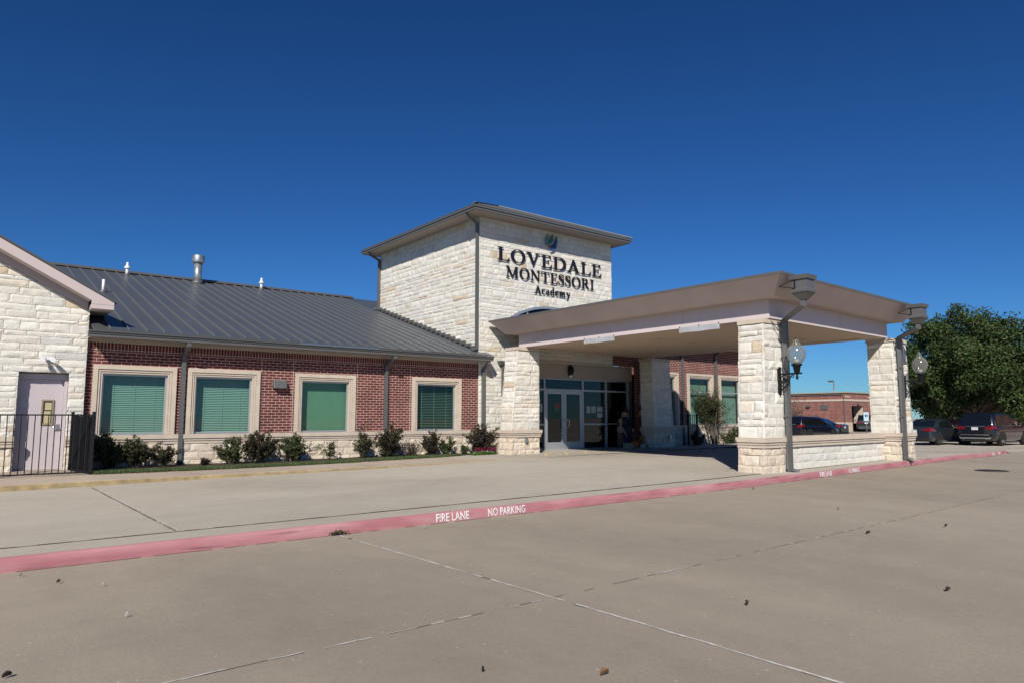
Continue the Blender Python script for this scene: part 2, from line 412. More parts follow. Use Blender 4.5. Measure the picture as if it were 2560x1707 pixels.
def ashlar(mb, O, u, v, n, W_, H_, holes=(), top=None, kind='lime', courses=(.10,.15,.20,.28), lens=(.22,.75), seed=1, depth=.045, step=.10, joint=.007, regular=None, fit=None):
    """rough stones on the plane O + u*a + v*b, faces along n; top(a) clips the height"""
    rng = random.Random(seed); O, u, v, n = map(Vector, (O, u, v, n)); cl = mb.col()
    b0 = 0.0; row = 0
    while b0 < H_ - .02:
        h = regular[1] if regular else rng.choice(courses)
        if b0 + h > H_ - .07: h = H_ - b0
        a0 = -rng.uniform(0, .3) if not regular else -(row % 2) * regular[0] / 2
        while a0 < W_:
            l = regular[0] if regular else rng.uniform(*lens) * (1.25 if h < .16 else 1.0)
            a1 = a0 + l
            if a1 > W_ - .12: a1 = W_
            ra0 = max(0, a0); a0 = a1
            if a1 - ra0 < .03: continue
            rects = [(ra0, a1, b0, b0 + h)]
            if not regular and h > .24 and rng.random() < .12:
                k = b0 + h * rng.uniform(.4,.6); rects = [(ra0,a1,b0,k),(ra0,a1,k,b0+h)]
            for hl in holes: rects = sub_rect(rects, hl)
            for (p0,p1,q0,q1) in rects:
                p0 += joint/2; p1 -= joint/2; q0 += joint/2; q1 -= joint/2
                if p1-p0 < .02 or q1-q0 < .02: continue
                if top and min(top(p0), top(p1)) <= q0 + .01:
                    if max(top(p0), top(p1)) <= q0 + .02: continue
                c = stone_col(rng, kind)
                nx = max(2, min(9, int((p1-p0)/step)+1)); ny = max(2, min(4, int((q1-q0)/step)+1))
                d0 = depth * rng.uniform(.35,.75); amp = depth * rng.uniform(.3,.65)
                tx, ty = rng.uniform(-.35,.35)*depth, rng.uniform(-.35,.35)*depth
                sx = rng.uniform(0,99)
                g = []
                for j in range(ny+1):
                    r_ = []
                    for i in range(nx+1):
                        a = p0 + (p1-p0)*i/nx; b = q0 + (q1-q0)*j/ny
                        if top: b = min(b, top(a))
                        e = (i in (0,nx)) or (j in (0,ny))
                        z = d0*(.85 if e else 1.0) + (0 if e else amp*(.5+.9*noise.noise((a*4+sx, b*5, sx)))) + tx*(i/nx-.5) + ty*(j/ny-.5)
                        if e: a += rng.uniform(-.004,.004); b += rng.uniform(-.004,.004)
                        r_.append(mb.bm.verts.new(O + u*a + v*b + n*max(.004,z)))
                    g.append(r_)
                fs = []
                for j in range(ny):
                    for i in range(nx):
                        fs.append(mb.bm.faces.new((g[j][i], g[j][i+1], g[j+1][i+1], g[j+1][i])))
                ring = [g[0][i] for i in range(nx+1)] + [g[j][nx] for j in range(1,ny+1)] + [g[ny][i] for i in range(nx-1,-1,-1)] + [g[j][0] for j in range(ny-1,0,-1)]
                back = []
                for w in ring:
                    back.append(mb.bm.verts.new(w.co - n*(n.dot(w.co - O) + .012)))
                for k in range(len(ring)):
                    k2 = (k+1) % len(ring)
                    fs.append(mb.bm.faces.new((ring[k2], ring[k], back[k], back[k2])))
                for f in fs:
                    for lp in f.loops: lp[cl] = (c[0], c[1], c[2], 1)
        b0 += h; row += 1
def wall_holes(mb, x0, x1, z0, z1, y, holes, t=.2, open_l=(), open_r=()):
    """plain wall in the XZ plane facing -Y with rectangular holes and reveals"""
    xs = sorted({x0, x1} | {max(x0,min(x1,h[0])) for h in holes} | {max(x0,min(x1,h[1])) for h in holes})
    zs = sorted({z0, z1} | {max(z0,min(z1,h[2])) for h in holes} | {max(z0,min(z1,h[3])) for h in holes})
    for a, b in zip(xs, xs[1:]):
        for c, d in zip(zs, zs[1:]):
            mx, mz = (a+b)/2, (c+d)/2
            if any(h[0] < mx < h[1] and h[2] < mz < h[3] for h in holes): continue
            mb.face([(a,y,c),(b,y,c),(b,y,d),(a,y,d)])
    for i, h in enumerate(holes):
        a, b, c, d = h
        if i not in open_l: mb.face([(a,y,c),(a,y+t,c),(a,y+t,d),(a,y,d)])
        if i not in open_r: mb.face([(b,y,c),(b,y,d),(b,y+t,d),(b,y+t,c)])
        mb.face([(a,y,d),(a,y+t,d),(b,y+t,d),(b,y,d)]); mb.face([(a,y,c),(b,y,c),(b,y+t,c),(a,y+t,c)])
def ledge(mb, pts, z0=.88, s=1.0):
    """three-step cast ledge along a polyline (x,y) with outward side on the right of travel"""
    P = [Vector((p[0],p[1],0)) for p in pts]
    def offset(d):
        o = []
        for i, p in enumerate(P):
            ns = []
            if i: t = (P[i]-P[i-1]).normalized(); ns.append(Vector((t.y,-t.x,0)))
            if i < len(P)-1: t = (P[i+1]-P[i]).normalized(); ns.append(Vector((t.y,-t.x,0)))
            if len(ns) == 2:
                m = (ns[0]+ns[1]).normalized(); o.append(p + m*(d/max(.3,m.dot(ns[0]))))
            else: o.append(p + ns[0]*d)
        return o
    for a, b, d in ((0,.062,.035),(.062,.072,.018),(.072,.118,.052),(.118,.130,.030),(.130,.24,.075)):
        o = offset(d); i_ = offset(-.05)
        for k in range(len(P)-1):
            q = [o[k],o[k+1],i_[k+1],i_[k]]
            mb.hexa([(w.x,w.y,z0+a*s) for w in q] + [(w.x,w.y,z0+b*s) for w in q])

# ------------------------------------------------------------------ ground
def lerp_tab(T, x):
    if x <= T[0][0]: return T[0][1]
    for (a,b),(c,d) in zip(T, T[1:]):
        if x <= c: return b + (d-b)*(x-a)/(c-a)
    return T[-1][1]
def cl01(t): return max(0.0, min(1.0, t))
GT = [(-30,-.10),(0,0),(13,.08),(22,.13),(27,.12),(36,0)]
def gz(x): return lerp_tab(GT, x)             # the lot rises slightly towards the far end
KERB = [(-45,8.3),(-20,8.55),(-6,8.72),(0.4,8.76),(4.4,8.71),(7.66,8.69),(13,8.68),(18.5,8.92),(22,9.09),(25.8,9.41),(30.9,9.82),(34.9,10.55),(35.9,10.78)]
KEND = KERB[-1][0]
def kerb_y(x): return lerp_tab(KERB, x)
def drive_z(x, y):
    yk = kerb_y(x); t = max(0, min(1.15, (y-yk)/(16.2-yk)))
    zk = gz(x) + .15
    ze = .17 + .15*cl01(x/13)
    z = zk + (ze-zk)*t
    if x > 24: z += (gz(x)+.03-z)*cl01((x-24)/6)*t**.5
    if x > KEND-.8:
        k = cl01((x-KEND+.8)/1.1); z = z*(1-k) + k*(gz(x)+.006)
    if y > 24: z += (gz(x)+.006-z)*cl01((y-24)/6)
    return max(gz(x)+.006, z)
mb = MB()
gx = [-500,-120,-60,-30,-20,-10,-5,0,5,10,13,17,22,24.5,27,30,33,36,38,41,44,47,50,52,55,60,90,200,700]; gy = [-500,-60,-20,0,5,8,12,20,40,80,200,700]
rows = [[mb.bm.verts.new((x,y,gz(x))) for y in gy] for x in gx]
for a, b in zip(rows, rows[1:]):
    for j in range(len(gy)-1): mb.bm.faces.new((a[j],b[j],b[j+1],a[j+1]))
tag(mb.build('parking_lot', M['lot']), kind='structure')

STRIP = .60
mb = MB()
xs = [x/2 for x in range(-80, 113)]
def drow(x): 
    y0 = kerb_y(x) + (STRIP+.012 if x < KEND-.7 else .02)
    return [y0 + (34-y0)*(j/30)**1.3 for j in range(31)]
rows = [[mb.bm.verts.new((x, y, drive_z(x, y))) for y in drow(x)] for x in xs]
for a, b in zip(rows, rows[1:]):
    for j in range(30): mb.bm.faces.new((a[j], b[j], b[j+1], a[j+1]))
tag(mb.build('driveway', M['drive']), kind='structure')

# kerb: painted face, concrete top strip with its joint
xk = []
for (a,b),(c,d) in zip(KERB, KERB[1:]):
    n = max(1, int((c-a)/.5))
    xk += [a+(c-a)*i/n for i in range(n)]
xk.append(KERB[-1][0])
rk = random.Random(3)
prof = [(0,-.02),(.004,.06),(.012,.118),(.028,.142),(.05,.149)]
mb = MB()
def hk(x): return cl01((KEND+.05-x)/.9)
rings = []
for x in xk:
    y = kerb_y(x); w = rk.uniform(-.006,.006)
    rings.append([mb.bm.verts.new((x, y+p[0]+w*(p[1]>.1), gz(x)+p[1]*(hk(x) if p[1]>0 else 1))) for p in prof])
for a, b in zip(rings, rings[1:]):
    for k in range(len(prof)-1):
        f = mb.bm.faces.new((a[k], b[k], b[k+1], a[k+1])); f.smooth = True
kerb = tag(mb.build('red_kerb', M['red']), kind='structure')
mb = MB()
rr = [[mb.bm.verts.new((x, kerb_y(x)+d, gz(x)+z*hk(x)+.0005)) for d, z in ((.051,.149),(.20,.152),(.42,.151),(STRIP,.150),(STRIP+.001,.10))] for x in xk]
for a, b in zip(rr, rr[1:]):
    for k in range(4): mb.bm.faces.new((a[k], b[k], b[k+1], a[k+1]))
tag(mb.build('kerb_top', M['drive']), kind='structure')
mb = MB()
for x, x2 in zip(xk, xk[1:]):
    if x2 > KEND-1: break
    for q in range(3):
        a, b = x+(x2-x)*q/3, x+(x2-x)*(q+1)/3
        w = rk.choice((.010,.016,.022,.03)); 
        za, zb = drive_z(a,kerb_y(a)+STRIP)+.004, drive_z(b,kerb_y(b)+STRIP)+.004
        mb.face([(a,kerb_y(a)+STRIP-.004,za),(b,kerb_y(b)+STRIP-.004,zb),(b,kerb_y(b)+STRIP+w,zb),(a,kerb_y(a)+STRIP+w,za)])
tag(mb.build('kerb_joint', M['joint_d']), kind='structure')

def ragged(mb, pts, w, zf, seg=.12, skip=.0, rng=rk, wob=.006):
    """a worn sealed joint: short uneven pieces along a line"""
    for (p, q) in zip(pts, pts[1:]):
        p, q = Vector((*p,0)), Vector((*q,0)); L = (q-p).length; n = max(1,int(L/seg)); t = (q-p)/L; s = Vector((-t.y,t.x,0))
        o0 = rng.uniform(-wob,wob)
        for i in range(n):
            o1 = rng.uniform(-wob,wob)
            if rng.random() > skip:
                a, b = p+t*L*i/n + s*o0, p+t*L*(i+1)/n + s*o1
                wa = w*rng.uniform(.45,1.25)
                mb.face([(v.x,v.y,zf(v.x,v.y)) for v in (a-s*wa/2, b-s*wa/2, b+s*wa/2, a+s*wa/2)])
            o0 = o1
def zlot(x,y): return gz(x)+.004
mb = MB()
ragged(mb, [(3.95,8.66),(4.01,6.1),(4.07,3.95),(4.09,2.0),(4.11,-4)], .022, zlot, skip=.06)
ragged(mb, [(-3,4.58),(1.02,4.60),(2.0,4.60),(4.05,4.60)], .015, zlot, skip=.38)
ragged(mb, [(5.4,4.62),(5.9,4.62)], .015, zlot)
ragged(mb, [(6.5,4.63),(12.0,4.70)], .012, zlot, skip=.7)
tag(mb.build('lot_joint', M['joint_w']), kind='structure')
mb = MB()
def zl2(x,y): return gz(x)+.003
ragged(mb, [(-3,4.576),(1.02,4.596),(4.05,4.596),(5.4,4.616),(12.0,4.70),(20,4.9)], .009, zl2, skip=.25)
ragged(mb, [(3.95,8.66),(4.01,6.1),(4.07,3.95),(4.09,2.0)], .028, zl2, skip=.75)
ragged(mb, [(x, kerb_y(x)-.008) for x in xk if x < KEND-2], .022, zl2, skip=.2)
def zdr(x,y): return drive_z(x,y)+.004
ragged(mb, [(2.06,16.0),(2.09,13.3),(2.14,9.4)], .022, zdr, skip=.05)
ragged(mb, [(12.6,15.7),(14.6,12.0),(14.8,9.9)], .012, zdr, skip=.4)
tag(mb.build('dark_joint', M['joint_d']), kind='structure')
mb = MB()
ragged(mb, [(13.2,15.2),(14.9,11.6),(15.1,9.9)], .012, zdr, skip=.5)
ragged(mb, [(2.11,16.0),(2.14,13.3),(2.19,9.4)], .012, zdr, skip=.3)
tag(mb.build('pale_joint', M['joint_w']), kind='structure')
mb = MB()
ragged(mb, [(30.4,12.9),(31.2,12.05)], .11, zdr, seg=.3, wob=.002)
ragged(mb, [(37.5,15.75),(42.5,15.75)], .10, zdr, seg=.3, wob=.002)
tag(mb.build('bay_marking', M['white']), kind='structure')

# sidewalk with its yellow edge
SW = [(-40,16.05),(-8,16.1),(0.6,16.15),(4,16.18),(8.2,16.10),(11,16.2),(14.0,16.35),(17,16.6),(21,16.9)]
def sw_y(x):
    for (a,b),(c,d) in zip(SW, SW[1:]):
        if x <= c: return b + (d-b)*(x-a)/(c-a)
    return SW[-1][1]
mb = MB(); my = MB(); ml = MB()
xw = [-40,-20,-8,-4,-2,0,1,2] + [2.3+i*.5 for i in range(24)] + [14.2]
def sw_z(x,y): return .283 + .0030*max(0,x) + (.05*cl01((y-18.1)/1.2) if x < 2.3 else 0)
rows = [[mb.bm.verts.new((x, sw_y(x)+(0.07 if j == 0 else (20.4-sw_y(x))*j/12), sw_z(x, sw_y(x)+(20.4-sw_y(x))*j/12))) for j in range(13)] for x in xw]
for a, b in zip(rows, rows[1:]):
    for j in range(12): mb.bm.faces.new((a[j], b[j], b[j+1], a[j+1]))
side = tag(mb.build('sidewalk', M['walk']), kind='structure')
mb = MB(); xe = [14.2+i*.6 for i in range(30)]
rows = [[mb.bm.verts.new((x, sw_y(x)+.02+(20.4-sw_y(x))*j/8, sw_z(x,18.2)+.002)) for j in range(9)] for x in xe]
for a, b in zip(rows, rows[1:]):
    for j in range(8): mb.bm.faces.new((a[j], b[j], b[j+1], a[j+1]))
tag(mb.build('entrance_paving', M['drive']), kind='structure')
for x, x2 in zip(xw, xw[1:]):
    if x2 > 14.5: break
    n = 3
    for q in range(n):
        a, b = x+(x2-x)*q/n, x+(x2-x)*(q+1)/n
        w1 = w2 = .035 + .012*noise.noise((a*3,0,4))
        ml.face([(a,sw_y(a)+.008,sw_z(a,0)-.003),(b,sw_y(b)+.008,sw_z(b,0)-.003),(b,sw_y(b)+w2,sw_z(b,0)+.0015),(a,sw_y(a)+w1,sw_z(a,0)+.0015)])
        my.face([(a,sw_y(a)-.012,drive_z(a,sw_y(a))-.02),(b,sw_y(b)-.012,drive_z(b,sw_y(b))-.02),(b,sw_y(b)+.008,sw_z(b,0)-.003),(a,sw_y(a)+.008,sw_z(a,0)-.003)])
tag(my.build('yellow_kerb', M['yellow']), kind='structure')
tag(ml.build('yellow_kerb_edge', M['yellowlight']), kind='structure')
mb = MB()
for (a, b) in (((14.5,16.75),(15.85,18.3)),((15.35,16.7),(16.8,18.35)),((16.4,16.9),(17.8,18.35)),((17.5,17.05),(18.75,18.35)),((18.5,17.25),(19.5,18.4))):
    ragged(mb, [(a[0]+.1,a[1]+.12),b], .12, lambda x,y: sw_z(x,y)+.0065, seg=.2, wob=.004)
tag(mb.build('yellow_hatching', M['yellowlight']), kind='structure')
mb = MB(); ragged(mb, [(3.9,17.75),(4.25,16.4)], .012, lambda x,y: sw_z(x,y)+.0045, skip=.1); ragged(mb, [(9.1,17.9),(9.4,16.4)], .010, lambda x,y: sw_z(x,y)+.0045, skip=.1); ragged(mb, [(-8,17.98),(2.3,17.99)], .012, lambda x,y: sw_z(x,y)+.0045, skip=.3)
tag(mb.build('sidewalk_joint', M['joint_d']), kind='structure')

# planting bed and turf strip by the brick wing
mb = MB()
xb = [2.34+i*.4 for i in range(30)]
def bed_f(x): return 17.95 - .22*cl01((x-2.3)/2)*cl01((9-x)/3) + max(0,(x-8.5))*.17
rows = [[mb.bm.verts.new((x, y, .003*x + (.268 if j == 0 else .315 + .03*noise.noise((x*1.3,y*1.3,1)) + .02*j/8))) for j, y in enumerate([bed_f(x)+.02+(19.55-bed_f(x))*k/8 for k in range(9)])] for x in xb]
for a, b in zip(rows, rows[1:]):
    for j in range(8): mb.bm.faces.new((a[j], b[j], b[j+1], a[j+1]))
tag(mb.build('planting_bed', M['mulch']), kind='structure')
mb = MB(); cl = mb.col(); rg = random.Random(11)
for i in range(26000):
    x = rg.uniform(2.36, 12.6); f = bed_f(x); wd = .50*cl01((12.8-x)/1.2) + .06
    y = f + wd*(rg.random()**1.15) + rg.uniform(-.03,.02)
    if noise.noise((x*2.2, y*3, 5)) < -.42: continue
    z = .298+.003*x; h = rg.uniform(.03,.085); a = rg.uniform(0,6.28); w = rg.uniform(.004,.008); l = rg.uniform(.0,.04); b_ = rg.uniform(0,6.28)
    g = rg.random(); c = (.075,.125,.045) if g < .6 else ((.11,.15,.06) if g < .9 else (.22,.20,.10))
    mb.face([(x-w*math.cos(a),y-w*math.sin(a),z),(x+w*math.cos(a),y+w*math.sin(a),z),(x+l*math.cos(b_),y+l*math.sin(b_),z+h)], c)
tag(mb.build('turf_strip', M['grass'], normals=False), 'thin strip of short green grass along the sidewalk by the brick wall', 'grass', kind='stuff')

# bed at the right wing, shaded by the canopy
mb = MB(); mb.box(24.3,32.4,18.2,19.45,.1,.30); tag(mb.build('planting_bed', M['mulch']), kind='structure')

# stencilled kerb lettering
def text_mesh(body, size):
    c = bpy.data.curves.new('t', 'FONT'); c.body = body; c.size = size; c.resolution_u = 4; c.offset = .012
    o = bpy.data.objects.new('t', c); COL.objects.link(o)
    dg = bpy.context.evaluated_depsgraph_get(); me = bpy.data.meshes.new_from_object(o.evaluated_get(dg))
    COL.objects.unlink(o); bpy.data.objects.remove(o); bpy.data.curves.remove(c)
    return me
def kerb_text(name, body, xa, xb, h=.115, z0=.018):
    me = text_mesh(body, 1.0)
    xs = [v.co.x for v in me.vertices]; ys = [v.co.y for v in me.vertices]
    w, hh = max(xs)-min(xs), max(ys)-min(ys); mn, my_ = min(xs), min(ys)
    bm = bmesh.new(); bm.from_mesh(me); bpy.data.meshes.remove(me)
    bmesh.ops.triangulate(bm, faces=bm.faces)
    # stencil bridges: thin gaps cut through the strokes
    for k in range(1, 40):
        px = mn + w*(k-.5)/39
    for v in bm.verts:
        x = xa + (v.co.x-mn)/w*(xb-xa); z = z0 + (v.co.y-my_)/hh*h
        off = .004 + (.004 if z < .06 else .004+(z-.06)/.058*.008) if z < .118 else .012+(z-.118)/.024*.016
        v.co = Vector((x, kerb_y(x) + off - .0085, gz(x) + z))
    m2 = bpy.data.meshes.new(name); bm.to_mesh(m2); bm.free(); m2.materials.append(M['white'])
    o = bpy.data.objects.new(name, m2); COL.objects.link(o); o.parent = kerb
    return o
def thick(o, d):
    s = o.modifiers.new('o','DISPLACE'); return o
for a, b in (((5.45,6.02),(6.37,7.09)), ((16.4,17.02),(17.97,18.6)), ((31.2,31.95),(32.6,33.45))):
    kerb_text('painted_lettering', 'FIRE LANE', *a); kerb_text('painted_lettering', 'NO PARKING', *b)

# ------------------------------------------------------------------ school building
YG, YW, YT = 19.35, 19.5, 19.4
B = empty('school_building', 'limestone and brick school building with grey metal roofs and square stone tower', 'building', (8.0, 19.5, 0.3))
BINV = Matrix.Translation((-8.0, -19.5, -0.3))
def part(mb, name, m, parent=None, **kw):
    o = mb.build(name, m, parent or B, **kw)
    if parent is None: o.matrix_parent_inverse = BINV
    return o

# --- gable wing at the left
SL = .54
def rake_z(x): return 5.516 - SL*(x - .39)
def wall_top(x): return 5.09 - SL*(x - .43)
DOOR = (.94, 1.91, .30, 2.56)
mb = MB()
mb.prism([(-9,YG+.03,0),(DOOR[0]-.02,YG+.03,0),(DOOR[0]-.02,YG+.03,2.58),(DOOR[1]+.02,YG+.03,2.58),(DOOR[1]+.02,YG+.03,0),(2.235,YG+.03,0),(2.235,YG+.03,wall_top(2.23)+.08),(-3.5,YG+.03,wall_top(-3.5)+.08),(-9,YG+.03,wall_top(-3.5)+.08)], 0, (0,.6,0))
part(mb, 'gable_wall_core', M['mortar'])
mb = MB()
ox = -3.2
ashlar(mb, (ox,YG+.03,1.115), (1,0,0), (0,0,1), (0,-1,0), 2.25-ox, 6.0, holes=[(DOOR[0]-ox,DOOR[1]-ox,-2,DOOR[3]-1.115)], top=lambda a: wall_top(ox+a)-1.115-.02, courses=(.09,.11,.14,.17,.21), lens=(.22,.75), seed=4, step=.06, depth=.030)
part(mb, 'gable_stone_wall', M['stone'])
mb = MB()
for a, b in ((ox, DOOR[0]), (DOOR[1], 2.26)):
    mb = MB(); ashlar(mb, (a,YG+.03,.26), (1,0,0), (0,0,1), (0,-1,0), b-a, .63, kind='tan', regular=(.40,.205), seed=int(a*10)+50, step=.07, depth=.04)
    part(mb, 'gable_stone_base', M['block'])
for q in ([(ox,YG),(DOOR[0],YG)], [(DOOR[1],YG),(2.25,YG),(2.25,YG+.14)]):
    mb = MB(); ledge(mb, q); part(mb, 'gable_ledge', M['cast'])
mb = MB()   # rake board with boxed return, frieze and soffit
x0, x1 = -3.5, 2.69
mb.prism([(x0,18.9,rake_z(x0)),(x1,18.9,rake_z(x1)),(x1,18.9,4.20),(2.22,18.9,4.20),(2.22,18.9,rake_z(2.22)-.245),(x0,18.9,rake_z(x0)-.245)], 0, (0,.05,0))
mb.box(2.222,2.688,18.905,19.8,4.095,4.199)
mb.box(2.31,2.688,19.8,27,4.095,4.199)
part(mb, 'rake_board', M['pinkboard'])
mb = MB()
for a in (0,):
    za, zb = rake_z(x0)-.25, rake_z(2.2)-.25
    mb.hexa([(x0,18.95,za),(2.2,18.95,zb),(2.2,YG+.04,zb),(x0,YG+.04,za),(x0,18.95,za+.03),(2.2,18.95,zb+.03),(2.2,YG+.04,zb+.03),(x0,YG+.04,za+.03)])
    mb.hexa([(x0,YG-.055,za-.16),(2.2,YG-.055,zb-.16),(2.2,YG+.02,zb-.16),(x0,YG+.02,za-.16),(x0,YG-.055,za-.003),(2.2,YG-.055,zb-.003),(2.2,YG+.02,zb-.003),(x0,YG+.02,za-.003)])
part(mb, 'rake_soffit', M['pinkboard'])
mb = MB()
mb.hexa([(x0,18.86,rake_z(x0)+.004),(2.74,18.86,rake_z(2.74)+.004),(2.74,27,rake_z(2.74)+.004),(x0,27,rake_z(x0)+.004),(x0,18.86,rake_z(x0)+.05),(2.74,18.86,rake_z(2.74)+.05),(2.74,27,rake_z(2.74)+.05),(x0,27,rake_z(x0)+.05)])
mb.hexa([(-9.7,18.86,rake_z(2.74)+.004),(x0,18.86,rake_z(x0)+.004),(x0,27,rake_z(x0)+.004),(-9.7,27,rake_z(2.74)+.004),(-9.7,18.86,rake_z(2.74)+.05),(x0,18.86,rake_z(x0)+.05),(x0,27,rake_z(x0)+.05),(-9.7,27,rake_z(2.74)+.05)])
part(mb, 'gable_roof', M['roof'])
# service door, set back in the stone
DY = YG + .26
mb = MB()
mb.box(DOOR[0]-.01,DOOR[0]+.06,DY-.06,DY+.12,.3,2.56); mb.box(DOOR[1]-.06,DOOR[1]+.01,DY-.06,DY+.12,.3,2.56); mb.box(DOOR[0]+.06,DOOR[1]-.06,DY-.06,DY+.12,2.43,2.56)
fr = part(mb, 'service_door', M['door'])
fr['label'] = 'lavender service door with narrow window, recessed in stone'
mb = MB(); mb.box(DOOR[0]+.063,DOOR[1]-.063,DY,DY+.05,.345,2.427); part(mb, 'leaf', M['door'], fr)
mb = MB(); mb.box(DOOR[0]-.03,DOOR[1]+.03,YG-.02,DY+.1,.28,.335); part(mb, 'threshold', M['walk'], fr)
mb = MB()
for q in ((1.43,1.465,1.37,1.96),(1.64,1.675,1.37,1.96),(1.465,1.64,1.37,1.405),(1.465,1.64,1.925,1.96)): mb.box(q[0],q[1],DY-.025,DY-.001,q[2],q[3])
part(mb, 'window_bead', paint('bronze_bead', (.33,.26,.17), .5, .2), fr)
mb = MB(); mb.box(1.466,1.639,DY-.006,DY-.002,1.406,1.924); part(mb, 'window_pane', paint('amber_pane', (.07,.05,.03), .15), fr)
mb = MB(); mb.box(1.50,1.63,DY-.012,DY-.0065,1.72,1.89); mb.box(1.49,1.62,DY-.012,DY-.0065,1.41,1.69)
part(mb, 'posted_paper', paint('buff_paper', (.50,.43,.25), .8, var=.1, scale=14), fr)
mb = MB(); mb.box(1.735,1.80,DY-.02,DY-.001,1.26,1.39); mb.tube([(1.77,DY-.02,1.33),(1.77,DY-.075,1.33),(1.755,DY-.085,1.33),(1.64,DY-.085,1.325)], .011)
part(mb, 'handle', M['chrome'], fr)

# --- brick wing
WIN = [(2.41,4.28,1.12,2.82),(4.545,6.415,1.12,2.82),(7.416,9.28,1.12,2.80),(11.233,13.113,1.12,2.82)]
RWIN = [(22.66,24.53,1.21,3.49),(25.14,27.04,1.21,3.49),(27.46,29.3,1.21,3.49)]
hol = [(a+.12,b-.12,c+.0,d-.12) for a,b,c,d in WIN]
mb = MB(); wall_holes(mb, 2.2, 13.87, .86, 3.155, YW, hol, .15)
part(mb, 'brick_wall', M['brick'])
mb = MB(); mb.box(2.2,13.87,YW-.004,YW+.2,3.155,3.36); part(mb, 'soldier_course', M['soldier'])
mb = MB(); mb.box(2.25,13.9,YW-.03,YW+.2,3.361,3.444); part(mb, 'frieze_board', M['soffit'])
mb = MB(); mb.box(2.2,13.87,YW+.0,YW+.2,.1,.9); part(mb, 'base_core', M['mortar'])
mb = MB(); ashlar(mb, (2.27,YW-.005,.26), (1,0,0), (0,0,1), (0,-1,0), 11.62, .63, kind='tan', regular=(.405,.205), seed=21, step=.07, depth=.04)
part(mb, 'block_base', M['block'])
mb = MB(); ledge(mb, [(2.26,YW-.005),(13.88,YW-.005)]); part(mb, 'stone_ledge', M['cast'])
# hairline movement joints beside the windows
for x in (6.46,7.36,9.34,11.17):
    mb = MB(); mb.box(x-.006,x+.006,YW-.0025,YW+.01,1.125,3.35); part(mb, 'movement_joint', M['mortar'])

def pane(mb, a, b, y, c, d): mb.face([(a,y,c),(b,y,c),(b,y,d),(a,y,d)])
def surround(mb, a, b, c, d, y):
    for (w0, w1, p) in ((0,.105,.06),(.113,.158,.038),(.166,.205,.018)):
        for q in ((a+w0,a+w1,c,d-w0),(b-w1,b-w0,c,d-w0),(a+w1,b-w1,d-w1,d-w0)):
            mb.box(q[0],q[1],y-p,y+.05,q[2]+.003,q[3])
    for q in ((a+.1,a+.18,c,d-.1),(b-.18,b-.1,c,d-.1),(a+.18,b-.18,d-.18,d-.1)): mb.box(q[0],q[1],y-.006,y+.045,q[2]+.003,q[3])
def window(a, b, c, d, kind, y=YW, rail=None, tilt=0.0, drop=0.0):
    mb = MB(); surround(mb, a, b, c, d, y)
    w = part(mb, 'window', M['cast'])
    ia, ib, ic, id_ = a+.205, b-.205, c, d-.205
    f0, f1 = y+.055, y+.11
    mb = MB()
    for q in ((ia,ia+.045,ic,id_),(ib-.045,ib,ic,id_),(ia+.045,ib-.045,ic,ic+.05),(ia+.045,ib-.045,id_-.045,id_)): mb.box(q[0],q[1],f0,f1,q[2],q[3])
    if rail: mb.box(ia+.045,ib-.045,f0+.004,f1,rail-.025,rail+.025)
    part(mb, 'frame', M['alu'], w)
    mb = MB(); pane(mb, ia+.045,ib-.045,f0+.03,ic+.05,id_-.045); part(mb, 'pane', M['glass'], w, normals=False)
    mb = MB(); yb = y+.25
    if kind == 'shade':
        mb.box(ia-.05,ib+.05,yb,yb+.006,ic-.05,id_+.02); part(mb, 'roller_shade', M['shade'], w)
    else:
        z = ic+.02; n = 0
        sp = .052 if kind == 'open' else .046
        ang = rad(8 if kind == 'open' else 52)
        while z < id_+.03:
            hw = .025
            dy, dz = hw*math.cos(ang), hw*math.sin(ang)
            mb.hexa([(ia-.03,yb-dy,z-dz),(ib+.03,yb-dy,z-dz),(ib+.03,yb+dy,z+dz),(ia-.03,yb+dy,z+dz),(ia-.03,yb-dy,z-dz+.003),(ib+.03,yb-dy,z-dz+.003),(ib+.03,yb+dy,z+dz+.003),(ia-.03,yb+dy,z+dz+.003)])
            z += sp
        for t in (.2,.52,.84): mb.box(ia+(ib-ia)*t-.003,ia+(ib-ia)*t+.003,yb-.028,yb-.026,ic,id_)
        part(mb, 'blind', M['blind'], w)
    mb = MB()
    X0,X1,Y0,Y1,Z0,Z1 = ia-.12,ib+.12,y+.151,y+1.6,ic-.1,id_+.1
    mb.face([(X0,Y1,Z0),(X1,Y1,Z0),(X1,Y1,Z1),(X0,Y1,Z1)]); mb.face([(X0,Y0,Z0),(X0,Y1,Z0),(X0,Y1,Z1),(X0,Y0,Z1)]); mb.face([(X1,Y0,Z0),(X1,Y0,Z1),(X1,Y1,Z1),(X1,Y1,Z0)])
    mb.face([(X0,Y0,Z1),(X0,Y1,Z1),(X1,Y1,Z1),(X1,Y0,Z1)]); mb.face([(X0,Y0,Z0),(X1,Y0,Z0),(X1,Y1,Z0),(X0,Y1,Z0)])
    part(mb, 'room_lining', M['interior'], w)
    return w
for q, k in zip(WIN, ('blind','blind','shade','open')): window(*q, k)
for q in RWIN: window(*q, 'blind', rail=2.68)

